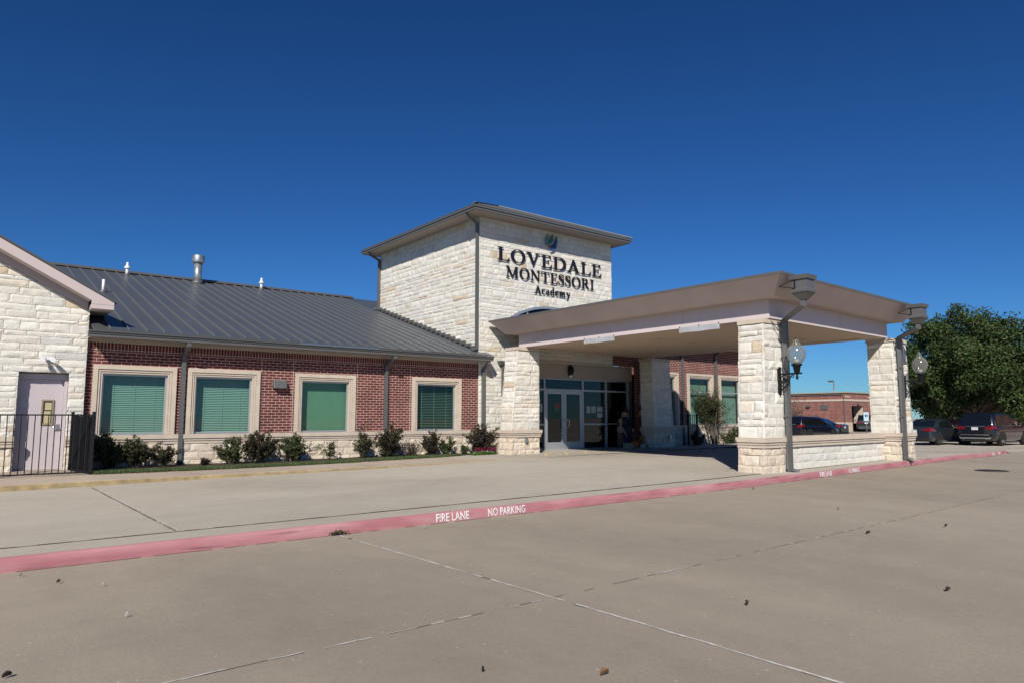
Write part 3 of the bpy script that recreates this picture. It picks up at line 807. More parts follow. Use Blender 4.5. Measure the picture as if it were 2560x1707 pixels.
# eaves, gutter, downspouts, roof of the brick wing
mb = MB(); mb.box(2.25,14.03,19.01,YW+.01,3.445,3.47); part(mb, 'eave_soffit', M['soffit'])
mb = MB()
gp = [(0,.0),(.0,.055),(-.025,.075),(-.025,.105),(-.06,.125),(-.06,.15),(-.045,.15),(-.045,.03+.11),(.12,.14),(.12,0)]
mb.prism([(2.2,18.96+p[0],3.44+p[1]) for p in gp], 0, (11.88,0,0))
part(mb, 'gutter', M['trim'])
RS = .31
def wing_z(y): return 3.60 + RS*(y - 18.93)
mb = MB()
def rslab(poly, t=.03):
    lo = [(x,y,wing_z(y)) for x,y in poly]; mb.prism(lo, 0, (0,0,t))
rslab([(2.3,18.93),(13.77,18.93),(13.77,30.0),(-2.4,30.0),(2.3,21.3)])
rslab([(13.77,18.93),(14.05,18.93),(14.05,19.36),(13.77,19.36)])
mb.prism([(-2.4,30.0,wing_z(30)),(-2.4,37,wing_z(30)-2),(13.77,37,wing_z(30)-2),(13.77,30.0,wing_z(30))], 0, (0,0,.03))
mb.prism([(13.77,26.9,wing_z(26.9)),(13.77,30,wing_z(30)),(22,30,wing_z(30)),(22,26.9,wing_z(26.9))], 0, (0,0,.03))
wroof = part(mb, 'wing_roof', M['roof'])
mb = MB()
x = 2.65
while x < 13.7:
    ya = 18.93; yb_ = 29.98
    mb.hexa([(x-.011,ya,wing_z(ya)+.031),(x+.011,ya,wing_z(ya)+.031),(x+.011,yb_,wing_z(yb_)+.031),(x-.011,yb_,wing_z(yb_)+.031),(x-.011,ya,wing_z(ya)+.072),(x+.011,ya,wing_z(ya)+.072),(x+.011,yb_,wing_z(yb_)+.072),(x-.011,yb_,wing_z(yb_)+.072)])
    x += .395
x = 2.26
while x > -2.3:
    ya = 21.4 + (2.3-x)*1.85; yb_ = 29.98
    if ya < yb_-.2: mb.hexa([(x-.011,ya,wing_z(ya)+.031),(x+.011,ya,wing_z(ya)+.031),(x+.011,yb_,wing_z(yb_)+.031),(x-.011,yb_,wing_z(yb_)+.031),(x-.011,ya,wing_z(ya)+.072),(x+.011,ya,wing_z(ya)+.072),(x+.011,yb_,wing_z(yb_)+.072),(x-.011,yb_,wing_z(yb_)+.072)])
    x -= .395
part(mb, 'standing_seam', M['seam'], wroof)
mb = MB()
mb.hexa([(-2.4,29.8,wing_z(29.8)+.074),(14,29.8,wing_z(29.8)+.074),(14,30.2,wing_z(29.8)+.074),(-2.4,30.2,wing_z(29.8)+.074),(-2.4,29.8,wing_z(29.8)+.11),(14,29.8,wing_z(29.8)+.11),(14,30.0,wing_z(30)+.13),(-2.4,30.0,wing_z(30)+.13)])
part(mb, 'ridge_cap', M['trim'], wroof)
mb = MB()   # step flashing along the tower
n = 22
for i in range(n):
    y = 19.5 + (26.8-19.5)*i/n
    mb.box(13.70,13.765,y,y+.31,wing_z(y+.3)+.03,wing_z(y+.3)+.13+.01*(i%3))
part(mb, 'step_flashing', M['trim'], wroof)
# roof vents
def vent_at(x, y, kind):
    z = wing_z(y)+.03; mb = MB()
    if kind == 'pvc':
        mb.lathe([(.055,-.05),(.055,.22),(.05,.23),(.05,.24),(.105,.25),(.105,.29),(.04,.40),(.045,.44),(.045,.48),(.03,.49)], (x,y,z), 16); m = M['pvc']
    elif kind == 'pipe':
        mb.lathe([(.04,-.05),(.04,.40)], (x,y,z), 14); m = M['pvc']
    else:
        mb.lathe([(.155,-.15),(.155,.80),(.15,.80),(.15,.82),(.235,.83),(.24,.85),(.24,1.08),(.225,1.11),(.10,1.15)], (x,y,z), 28); m = M['galv']
    v = part(mb, {'pvc':'roof_vent','pipe':'vent_pipe','big':'flue_pipe'}[kind], m, wroof)
    mb = MB(); r = .21 if kind == 'big' else .10
    mb.lathe([(r,-.08),(r*.98,.03),(r*.8,.06 if kind != 'big' else .1)], (x,y,z), 18)
    o = mb.build('vent_boot' if kind != 'big' else 'flue_boot', M['trim'], wroof)
vent_at(4.54, 29.4, 'pvc'); vent_at(9.65, 29.6, 'pvc'); vent_at(3.17, 24.6, 'pipe'); vent_at(7.02, 29.3, 'big')

def downspout(x, y_wall, z_top, z_bot, out, w=.105, d=.08, shoe=True, side=0.0):
    mb = MB(); yy = y_wall - d/2 - .012
    mb.bar([(x+side, y_wall-out, z_top), (x+side, y_wall-out, z_top-.09), (x, yy, z_top-.30), (x, yy, z_bot+.02)], w, d, up=(0,1,0))
    o = part(mb, 'downspout', M['trim'])
    if shoe:
        mb = MB(); mb.hexa([(x-.07,yy-.12,z_bot),(x+.07,yy-.12,z_bot),(x+.07,yy+.06,z_bot),(x-.07,yy+.06,z_bot),(x-.06,yy-.06,z_bot+.12),(x+.06,yy-.06,z_bot+.12),(x+.06,yy+.05,z_bot+.12),(x-.06,yy+.05,z_bot+.12)])
        part(mb, 'boot', M['black'], o)
    return o
downspout(4.43, YW-.0, 3.45, .33, .48); downspout(10.29, YW-.0, 3.45, .33, .48, side=.06); downspout(13.94, YW-.10, 3.45, .33, .36)

# --- tower
TX0, TX1, TB, TS = 13.79, 20.38, 26.85, 8.53
SF = (16.45, 21.87, .28, 3.62)       # storefront opening
AC, AR, AZ = 17.08, 3.70, 5.62-3.70  # arched window centre x, radius, centre z
arch_h = []
for i in range(24):
    a = AC-2.05+4.1*i/24; b = AC-2.05+4.1*(i+1)/24; m_ = (a+b)/2
    arch_h.append((a, b, 4.76, AZ+math.sqrt(AR**2-(m_-AC)**2)))
mb = MB()
mb.box(TX0+.03,TX1-.03,YT+.6,TB-.03,3.66,TS)
wall_holes(mb, TX0+.03, TX1-.03, .2, TS, YT+.03, [(SF[0],TX1,.0,SF[3])] + arch_h, .4, open_r=(0,))
mb.box(TX0+.031,TX0+.05,YT+.031,YT+.6,.2,TS); mb.box(TX1-.05,TX1-.031,YT+.031,YT+.6,3.63,TS)
part(mb, 'tower_core', M['mortar'])
mb = MB()
hl = [(a-TX0,b-TX0,c-1.115,d-1.115) for a,b,c,d in arch_h] + [(SF[0]-TX0, 9, -2, SF[3]-1.115)]
ashlar(mb, (TX0-.0,YT+.03,1.115), (1,0,0), (0,0,1), (0,-1,0), TX1-TX0, 7.86-1.115, holes=hl, seed=31, courses=(.09,.12,.15,.19,.24), lens=(.18,.6), step=.075, depth=.024)
ashlar(mb, (TX0-.0,YT+.03,7.86), (1,0,0), (0,0,1), (0,-1,0), TX1-TX0, TS-7.86, seed=32, courses=(.15,.2,.3), lens=(.2,.62), step=.1, depth=.018)
# side face above the wing roof
fl = lambda a: 99
ashlar(mb, (TX0+.03,TB,3.6), (0,-1,0), (0,0,1), (-1,0,0), TB-YT, 7.86-3.6, seed=33, courses=(.09,.12,.15,.18,.22), lens=(.25,.8), step=.085, depth=.034)
ashlar(mb, (TX0+.03,TB,7.86), (0,-1,0), (0,0,1), (-1,0,0), TB-YT, TS-7.86, seed=34, courses=(.15,.2,.3), lens=(.2,.62), step=.1, depth=.018)
part(mb, 'tower_stone_wall', M['stone'])
mb = MB()
ashlar(mb, (TX0+.02,YT+.03,.26), (1,0,0), (0,0,1), (0,-1,0), SF[0]-TX0-.02, .63, kind='tan', regular=(.405,.205), seed=35, step=.07, depth=.04)
part(mb, 'tower_block_base', M['block'])
mb = MB(); ledge(mb, [(TX0+.1,YT),(SF[0],YT)]); part(mb, 'tower_ledge', M['cast'])
mb = MB(); mb.prism([(SF[0]-.2,YT-.02,3.56),(TX1,YT-.02,3.56),(TX1,YT+.2,3.56),(SF[0]-.2,YT+.2,3.56)], 0, (0,0,.055)); part(mb, 'lintel_edge', M['stone'] if False else M['mortar'])
# arched window
mb = MB()
def arc(r, n=26, c=2.05):
    a0 = math.asin(c/AR); return [(AC+r*math.sin(-a0+2*a0*i/n), AZ+r*math.cos(-a0+2*a0*i/n)) for i in range(n+1)]
o_, i_ = arc(AR+.02), arc(AR-.075)
for k in range(26):
    mb.hexa([(o_[k][0],YT-.03,o_[k][1]),(o_[k+1][0],YT-.03,o_[k+1][1]),(o_[k+1][0],YT+.12,o_[k+1][1]),(o_[k][0],YT+.12,o_[k][1]),(i_[k][0],YT-.03,i_[k][1]),(i_[k+1][0],YT-.03,i_[k+1][1]),(i_[k+1][0],YT+.12,i_[k+1][1]),(i_[k][0],YT+.12,i_[k][1])])
for x in (15.95,17.11,18.25): mb.box(x-.03,x+.03,YT+.0,YT+.1,4.4,AZ+math.sqrt((AR-.07)**2-(x-AC)**2))
aw = part(mb, 'arched_window', M['alu'])
mb = MB(); i2 = arc(AR-.07); mb.face(([(p[0],YT+.06,p[1]) for p in i2] + [(AC+2.0,YT+.06,4.6),(AC-2.0,YT+.06,4.6)])[::-1]); part(mb, 'pane', M['glassdark'], aw, normals=False)
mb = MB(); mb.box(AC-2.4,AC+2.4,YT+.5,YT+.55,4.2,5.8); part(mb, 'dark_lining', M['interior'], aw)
# tower eaves and hip roof
E = .70
ex0, ex1, ey0, ey1 = TX0-E, TX1+E-.22, YT-E, TB+.45
mb = MB(); mb.box(ex0+.06,ex1-.06,ey0+.06,ey1-.06,TS,TS+.03); part(mb, 'tower_soffit', M['soffit'])
mb = MB()
def ring(x0,x1,y0,y1,w,z0,z1):
    mb.box(x0,x1,y0,y0+w,z0,z1); mb.box(x0,x1,y1-w,y1,z0,z1); mb.box(x0,x0+w,y0+w,y1-w,z0,z1); mb.box(x1-w,x1,y0+w,y1-w,z0,z1)
ring(ex0+.03,ex1-.03,ey0+.03,ey1-.03,.06,TS-.01,TS+.075); ring(ex0,ex1,ey0,ey1,.08,TS+.078,TS+.145)
part(mb, 'tower_gutter', M['trim'])
mb = MB()
zt0 = TS+.15; hs = .40
cx0, cx1 = (ex0+ex1)/2, (ex0+ex1)/2
hw = (ex1-ex0)/2; hd = (ey1-ey0)/2; cyc = (ey0+ey1)/2
ap = zt0 + hs*hw
P0 = [(ex0-.01,ey0-.01,zt0),(ex1+.01,ey0-.01,zt0),(ex1+.01,ey1+.01,zt0),(ex0-.01,ey1+.01,zt0)]
ra, rb = (cx0,ey0+hw,ap),(cx0,ey1-hw,ap)
for f in ([P0[0],P0[1],ra],[P0[1],P0[2],rb,ra],[P0[2],P0[3],rb],[P0[3],P0[0],ra,rb]): mb.face(f)
mb.face(P0[::-1])
troof = part(mb, 'tower_roof', M['roof'])
mb = MB()
x = ex0+.2
while x < ex1-.1:
    t = min(x-ex0, ex1-x); y = ey0+t
    mb.hexa([(x-.01,ey0,zt0+.002),(x+.01,ey0,zt0+.002),(x+.01,y,zt0+hs*t+.002),(x-.01,y,zt0+hs*t+.002),(x-.01,ey0,zt0+.04),(x+.01,ey0,zt0+.04),(x+.01,y,zt0+hs*t+.04),(x-.01,y,zt0+hs*t+.04)]); x += .4
y = ey0+.2
while y < ey1-.1:
    t = min(y-ey0, ey1-y, hw)
    for sx, xx in ((1,ex0),(-1,ex1)):
        mb.hexa([(xx,y-.01,zt0+.002),(xx,y+.01,zt0+.002),(xx+sx*t,y+.01,zt0+hs*t+.002),(xx+sx*t,y-.01,zt0+hs*t+.002),(xx,y-.01,zt0+.04),(xx,y+.01,zt0+.04),(xx+sx*t,y+.01,zt0+hs*t+.04),(xx+sx*t,y-.01,zt0+hs*t+.04)])
    y += .4
part(mb, 'tower_seam', M['seam'], troof)
mb = MB()
for a, b in ((P0[0],ra),(P0[1],ra)):
    mb.bar([(a[0],a[1],a[2]+.05),(b[0],b[1],b[2]+.05)], .12, .03)
mb.box(cx0-.07,cx0+.07,ey0+hw,ey1-hw,ap+.02,ap+.07)
part(mb, 'hip_cap', M['trim'], troof)
# tower downspouts at the front-left and back-left corners and the right edge
mb = MB(); mb.bar([(TX0-.60,YT-.02,TS+.0),(TX0-.60,YT-.02,TS-.06),(TX0-.06,YT+.06,TS-.27),(TX0-.06,YT+.06,wing_z(YT+.06)+.14),(TX0-.30,YT+.03,wing_z(YT+.03)+.09)], .10, .085, up=(0,1,0)); part(mb, 'downspout', M['trim'])
mb = MB(); mb.bar([(TX0-.60,TB-.1,TS+.0),(TX0-.60,TB-.1,TS-.06),(TX0-.06,TB-.06,TS-.27),(TX0-.06,TB-.06,wing_z(TB-.06)+.14),(TX0-.34,TB-.1,wing_z(TB-.1)+.09)], .10, .085, up=(0,1,0)); part(mb, 'downspout', M['trim'])
mb = MB(); mb.bar([(TX1+.42,YT+.5,TS+.0),(TX1+.42,YT+.5,TS-.08),(TX1+.06,YT+.5,TS-.22),(TX1+.06,YT+.5,4.6)], .10, .085, up=(0,1,0)); part(mb, 'downspout', M['trim'])
# small overflow pipe tucked beside the left pier
mb = MB(); mb.hexa([(14.63,YT-.16,3.36),(14.86,YT-.16,3.36),(14.86,YT+.0,3.36),(14.63,YT+.0,3.36),(14.56,YT-.2,3.5),(14.90,YT-.2,3.5),(14.90,YT+.0,3.5),(14.56,YT+.0,3.5)]); mb.bar([(14.78,YT-.08,3.36),(14.78,YT-.08,2.35)], .12, .09, up=(0,1,0))
part(mb, 'overflow_pipe', M['trim'])

# --- right wing beyond the canopy
hol = [(TX1-.03,SF[1],0,SF[3]), (22.0,22.92,.2,2.52)] + [(a+.12,b-.12,c,d-.12) for a,b,c,d in RWIN]
mb = MB(); wall_holes(mb, TX1-.03, 32.2, .86, 4.7, YW, hol, .15, open_l=(0,)); part(mb, 'right_brick_wall', brick('red_brick_right', off=.03))
mb = MB(); wall_holes(mb, 21.9, 32.2, .1, .9, YW+.01, [(22.0,22.92,.2,2.52)], .2); part(mb, 'right_base_core', M['mortar'])
mb = MB(); ashlar(mb, (23.9,YW-.005,.2), (1,0,0), (0,0,1), (0,-1,0), 8.3, .78, kind='tan', regular=(.405,.205), seed=41, step=.1, depth=.04); part(mb, 'right_block_base', M['block'])
mb = MB(); ledge(mb, [(23.0,YW-.005),(32.2,YW-.005)], z0=.97); part(mb, 'right_ledge', M['cast'])
mb = MB(); mb.box(TX1+.05,32.6,18.95,YW+.01,4.66,4.69); part(mb, 'right_soffit', M['soffit'])
mb = MB(); mb.prism([(TX1+.02,18.91+p[0],4.655+p[1]) for p in gp], 0, (12.2,0,0)); part(mb, 'right_gutter', M['trim'])
mb = MB(); mb.hexa([(TX1,18.87,4.82),(32.6,18.87,4.82),(32.6,26,5.7),(TX1,26,5.7),(TX1,18.87,4.85),(32.6,18.87,4.85),(32.6,26,5.73),(TX1,26,5.73)]); part(mb, 'right_roof', M['roof'])
mb = MB(); mb.box(32.0,32.2,YW+.01,30,.1,4.7); mb.box(-8.9,32.2,36,36.3,.1,4.7); part(mb, 'end_wall', M['brick'])
for x in (24.80,27.22): downspout(x, YW, 4.66, .3, .5)
mb = MB(); mb.box(21.99,22.06,YW+.05,YW+.2,.28,2.52); mb.box(22.86,22.93,YW+.05,YW+.2,.28,2.52); mb.box(22.06,22.86,YW+.05,YW+.2,2.44,2.52); mb.box(22.062,22.858,YW+.09,YW+.14,.29,2.438)
part(mb, 'side_door', M['door'])

# --- glazed entrance
YS = 19.78
mb = MB(); mb.box(SF[0],SF[1],YS-.02,YS+.2,3.03,SF[3]); part(mb, 'entrance_header', M['soffit'])
mb = MB(); mb.box(SF[1]-.16,SF[1],YS-.02,YS+.2,.28,3.03); part(mb, 'entrance_jamb', M['trim'])
mb = MB()
MX = [SF[0]+.0, 17.08, 19.06, 20.36, 21.66]
for x in MX: mb.box(x-.035,x+.035,YS,YS+.12,.28,3.02)
for a, b in zip(MX, MX[1:]):
    for z in (2.585,): mb.box(a+.035,b-.035,YS+.003,YS+.12,z-.035,z+.035)
    mb.box(a+.035,b-.035,YS+.003,YS+.12,2.975,3.02)
    if (a, b) != (17.08, 19.06):
        mb.box(a+.035,b-.035,YS+.003,YS+.12,.285,.36); mb.box(a+.035,b-.035,YS+.003,YS+.12,1.25,1.31)
store = part(mb, 'storefront', M['alu'])
mb = MB()
for a, b in zip(MX, MX[1:]):
    pane(mb,a+.035,b-.035,YS+.058,2.62,2.975)
    if (a, b) != (17.08, 19.06):
        pane(mb,a+.035,b-.035,YS+.058,.36,1.25); pane(mb,a+.035,b-.035,YS+.058,1.31,2.55)
part(mb, 'pane', M['glassdark'], store, normals=False)
for (a, b, hx) in ((17.12,18.06,17.99),(18.075,19.02,18.15)):
    mb = MB()
    mb.box(a,a+.115,YS+.02,YS+.07,.295,2.545); mb.box(b-.115,b,YS+.02,YS+.07,.295,2.545)
    mb.box(a+.115,b-.115,YS+.02,YS+.07,.295,.62); mb.box(a+.115,b-.115,YS+.02,YS+.07,2.43,2.545)
    d = part(mb, 'entrance_door', M['alu'])
    mb = MB(); pane(mb,a+.115,b-.115,YS+.046,.62,2.43); part(mb, 'pane', M['glassdark'], d, normals=False)
    mb = MB(); sx = hx; e_ = .12 if a > 18 else -.0
    mb.tube([(sx,YS+.02,1.16),(sx+e_*.2,YS-.05,1.16),(sx+e_,YS-.06,1.17),(sx+e_,YS-.06,1.44),(sx+e_*.2,YS-.05,1.45),(sx,YS+.02,1.45)], .014)
    part(mb, 'handle', M['chrome'], d)
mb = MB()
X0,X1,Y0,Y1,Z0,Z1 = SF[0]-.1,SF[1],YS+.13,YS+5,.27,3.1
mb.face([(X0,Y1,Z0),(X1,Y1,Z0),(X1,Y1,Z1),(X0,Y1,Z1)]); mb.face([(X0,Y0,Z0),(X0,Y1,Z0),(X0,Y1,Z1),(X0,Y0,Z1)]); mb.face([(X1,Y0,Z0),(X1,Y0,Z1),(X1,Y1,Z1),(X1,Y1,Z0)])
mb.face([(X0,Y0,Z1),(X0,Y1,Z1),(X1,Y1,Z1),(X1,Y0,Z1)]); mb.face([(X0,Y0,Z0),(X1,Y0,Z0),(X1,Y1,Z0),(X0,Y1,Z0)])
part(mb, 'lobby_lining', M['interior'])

# ------------------------------------------------------------------ entrance canopy (its own axes, turned 1.6 degrees)
CW = rad(1.6)
CN = empty('entrance_canopy', 'flat drive-through canopy with flared beige cornice on stone piers, in front of tower', 'canopy', (0,0,0), CW)
def cpart(mb, name, m, parent=None, **kw): return mb.build(name, m, parent or CN, **kw)
BX0, BX1, BY0, BYW = 15.35, 22.02, 8.80, 18.10
ZB, ZC, ZT = 3.91, 4.37, 4.79
mb = MB()
mb.box(BX0,BX1,BY0,BY0+.5,ZB,ZC); mb.box(BX0,BX1,BYW-.5,BYW,ZB,ZC); mb.box(BX0,BX0+.5,BY0+.5,BYW-.5,ZB,ZC); mb.box(BX1-.5,BX1,BY0+.5,BYW-.5,ZB,ZC)
cpart(mb, 'beam', M['beam'])
mb = MB(); mb.box(BX0+.5,BX1-.5,BY0+.5,BYW-.5,ZB+.004,ZB+.05); cpart(mb, 'ceiling', M['ceiling'])
mb = MB()
for q in ((BX0+.03,BX1-.03,BY0+.03,BY0+.499),(BX0+.03,BX1-.03,BYW-.499,BYW-.03),(BX0+.03,BX0+.499,BY0+.499,BYW-.499),(BX1-.499,BX1-.03,BY0+.499,BYW-.499)): mb.box(*q,ZB-.012,ZB-.0005)
cpart(mb, 'ceiling_border', M['ceiling'])
# flared cornice all round: short flat soffit, then the slope
def outl(o, z): return [(BX0-o,BYW+o,z),(BX0-o,BY0-o,z),(BX1+o,BY0-o,z),(BX1+o,BYW+o,z)]
mb = MB()
rr = [[mb.bm.verts.new(p) for p in r] for r in (outl(0,ZC-.002), outl(.33,ZC), outl(.72,ZT), outl(.72,ZT+.01))]
for a, b in zip(rr, rr[1:]):
    for k in range(4): mb.bm.faces.new((a[k],a[(k+1)%4],b[(k+1)%4],b[k]))
cpart(mb, 'cornice', M['fascia'])
mb = MB(); o = .75
for (x0_,x1_,y0_,y1_) in ((BX0-o,BX0-o+.06,BY0-o,BYW+o),(BX0-o+.06,BX1+o-.06,BY0-o,BY0-o+.06),(BX1+o-.06,BX1+o,BY0-o,BYW+o),(BX0-o+.06,BX1+o-.06,BYW+o-.06,BYW+o)): mb.box(x0_,x1_,y0_,y1_,ZT-.004,ZT+.055)
cpart(mb, 'drip_edge', M['trim'])
mb = MB(); mb.box(BX0-o+.06,BX1+o-.06,BY0-o+.06,BYW+o-.06,ZT+.02,ZT+.045); cpart(mb, 'canopy_roof', M['roof'])
dl = paint('downlight_trim', (.36,.30,.25), .5)
for x in (17.0,18.7,20.4):
    for y in (10.6,13.4,16.2):
        mb = MB(); mb.lathe([(.11,-.004),(.11,.0025)], (x,y,ZB), 20); cpart(mb, 'downlight', dl)
# fine panel joints on the beams
for y in (11.3,13.9,16.4):
    mb = MB(); mb.box(BX0-.0025,BX0+.01,y-.004,y+.004,ZB+.005,ZC-.01); cpart(mb, 'panel_joint', M['soffit'])
mb = MB(); mb.box(19.0-.004,19.0+.004,BY0-.0025,BY0+.01,ZB+.005,ZC-.01); cpart(mb, 'panel_joint', M['soffit'])

def pier(x0t, x1t, x0b, x1b, y0, y1, zb, faces, seed, zl=.90):
    """battered stone pier: shaft, ledge, block base, cap; faces like 'LF' are the ones built of stone"""
    zt = ZB
    p = cpart((lambda m: (m.hexa([(x0b+.03,y0+.03,zb-.1),(x1b-.03,y0+.03,zb-.1),(x1b-.03,y1-.02,zb-.1),(x0b+.03,y1-.02,zb-.1),(x0t+.035,y0+.035,zt-.12),(x1t-.035,y0+.035,zt-.12),(x1t-.035,y1-.02,zt-.12),(x0t+.035,y1-.02,zt-.12)]), m)[1])(MB()), 'pier', M['mortar'])
    def xl(z): return x0b + (x0t-x0b)*(z-zb)/(zt-zb)
    def xr(z): return x1b + (x1t-x1b)*(z-zb)/(zt-zb)
    zs = zl + .235
    def warp(mb, L0, R0):
        for v in mb.bm.verts:
            z = v.co.z; t = (v.co.x - L0)/(R0-L0)
            v.co.x += (xl(z)-L0)*(1-t) + (xr(z)-R0)*t
    L0, R0 = x0b, x1b
    ms, mk = MB(), MB()
    cs = (.13,.17,.22,.27,.33)
    for (mb, z0, z1, kw) in ((ms, zs, zt-.12, dict(courses=cs, lens=(.42,1.05), step=.055, depth=.042)), (mk, zb-.02, zl+.01, dict(kind='tan', regular=(.36,.24), step=.06, depth=.05))):
        if 'F' in faces: ashlar(mb, (L0-.01,y0+.03,z0), (1,0,0), (0,0,1), (0,-1,0), R0-L0+.02, z1-z0, seed=seed, **kw)
        if 'L' in faces: ashlar(mb, (L0+.03,y1,z0), (0,-1,0), (0,0,1), (-1,0,0), y1-y0+.01, z1-z0, seed=seed, **kw)
        if 'R' in faces: ashlar(mb, (R0-.03,y0-.01,z0), (0,1,0), (0,0,1), (1,0,0), y1-y0+.02, z1-z0, seed=seed, **kw)
        if 'B' in faces: ashlar(mb, (R0+.01,y1-.03,z0), (-1,0,0), (0,0,1), (0,1,0), R0-L0+.02, z1-z0, seed=seed, **kw)
        warp(mb, L0, R0)
    cpart(ms, 'stone_shaft', M['stone'], p); cpart(mk, 'block_base', M['block'], p)
    a, b = xl(zl+.1), xr(zl+.1)
    mb = MB()
    pts = [(a,y0),(b,y0)]
    if 'L' in faces: pts = [(a,y1)] + pts
    if 'R' in faces: pts = pts + [(b,y1)]
    if 'B' in faces and 'L' in faces and 'R' in faces: pts = pts + [(a,y1)]
    ledge(mb, pts, z0=zl); cpart(mb, 'ledge', M['cast'], p)
    mb = MB(); mb.box(x0t-.03,x1t+.03,y0-.03,y1+.02,zt-.12,zt-.014); cpart(mb, 'cap', M['cast'], p)
    return p
pier(15.20,16.13,14.97,15.92,8.86,9.54,.20,'LFRB',61,.83)
pier(22.02,22.98,22.02,23.24,8.67,9.42,.24,'LFRB',62,.85)
pier(15.02,15.97,14.66,15.97,17.76,18.40,.26,'LFRB',63,.89)
pier(22.05,23.14,22.10,23.42,17.78,18.42,.26,'LFRB',64,.92)

def rain_leader(xb, yb, xs, ys_, zbot):
    """conductor head hung off the cornice with a dog-leg pipe down the pier"""
    mb = MB(); d_ = -.085
    def sq(r, z): return [(xb-r,yb-r,z+d_),(xb+r,yb-r,z+d_),(xb+r,yb+r,z+d_),(xb-r,yb+r,z+d_)]
    mb.loft([sq(.075,4.28),sq(.195,4.44)], smooth=False); mb.loft([sq(.205,4.441),sq(.205,4.50),sq(.178,4.53),sq(.178,4.735)], smooth=False)
    mb.loft([sq(.21,4.736),sq(.232,4.83)], smooth=False)
    h = cpart(mb, 'conductor_head', M['trim'])
    mb = MB(); t = [(xb-.19,yb+.10,4.67),(xb-.30,yb+.42,4.52),(xb-.19,yb+.10,4.45)]
    mb.bar([t[0],t[1]], .02, .02); mb.bar([t[2],t[1]], .02, .02); mb.bar([t[2],t[0]], .02, .02); cpart(mb, 'bracket', M['black'], h)
    mb = MB()
    mb.bar([(xb,yb,4.20),(xb,yb,4.08),(xs,ys_,3.90),(xs,ys_,zbot+.06),(xs+.09,ys_-.17,zbot+.02)], .115, .10, up=(0,1,0))
    d = cpart(mb, 'downspout', M['trim'])
    mb = MB()
    for z in (3.0,1.55): mb.box(xs-.066,xs+.066,ys_-.058,ys_+.09,z,z+.035)
    cpart(mb, 'strap', M['trim'], d)
rain_leader(15.12, 7.80, 15.95, 8.74, .22)
rain_leader(21.62, 7.78, 22.22, 8.55, .27)

# low stone wall between the two front piers
LW = empty('low_stone_wall', 'low cream stone wall with cast cap between the two front canopy piers', 'wall', (0,0,0), CW)
wx0, wx1, wy0, wy1 = 15.9, 22.04, 9.07, 9.42
mb = MB(); mb.box(wx0,wx1,wy0+.03,wy1-.03,.1,.84); mb.build('core', M['mortar'], LW)
mb = MB(); ashlar(mb, (wx0+.02,wy0+.03,.20), (1,0,0), (0,0,1), (0,-1,0), wx1-wx0-.02, .62, kind='lime', courses=(.20,.22), lens=(.6,1.7), seed=71, step=.07, depth=.025)
ashlar(mb, (wx1,wy1-.03,.20), (-1,0,0), (0,0,1), (0,1,0), wx1-wx0-.02, .62, kind='lime', courses=(.20,.22), lens=(.6,1.7), seed=72, step=.15, depth=.025)
mb.build('stonework', M['stone'], LW)
mb = MB(); ledge(mb, [(wx0,wy0),(wx1,wy0)], z0=.815); ledge(mb, [(wx1,wy1),(wx0,wy1)], z0=.815); mb.build('ledge', M['cast'], LW)
mb = MB(); mb.box(wx0+.02,wx1-.02,wy0-.065,wy1+.065,1.052,1.068); mb.build('cap', M['cast'], LW)

# white strips hung under the canopy beam
for k, (ya, yb, lab) in enumerate(((13.74,14.99,'white blank banner strip under canopy beam, the one nearer the tower'),(10.16,11.43,'white blank banner strip under canopy beam, the one nearer the front pier'))):
    mb = MB(); n = 10
    g = []
    for i in range(n+1):
        y = yb+(ya-yb)*i/n; s = .012*math.sin(i*.9+k)
        g.append([mb.bm.verts.new((BX0-.012+s*(1-j), y, ZB-.125+.14*j + (.006*math.sin(i) if j == 0 else 0))) for j in (0,1)])
    for a, b in zip(g, g[1:]): mb.bm.faces.new((a[0],b[0],b[1],a[1]))
    bmesh.ops.solidify(mb.bm, geom=mb.bm.faces[:], thickness=.003)
    e = empty('banner_strip', lab, 'banner', (0,0,0), CW, 'white banner strips on the canopy')
    mb.build('cloth', paint('white_banner', (.82,.86,.90), .6, var=.02) if k == 0 else bpy.data.materials['white_banner'], e)
    mb = MB()
    for y in (ya+.03,(ya+yb)/2,yb-.03): mb.box(BX0-.022,BX0+.0,y-.008,y+.008,ZB+.008,ZB+.04)
    mb.build('hook', M['black'], e)

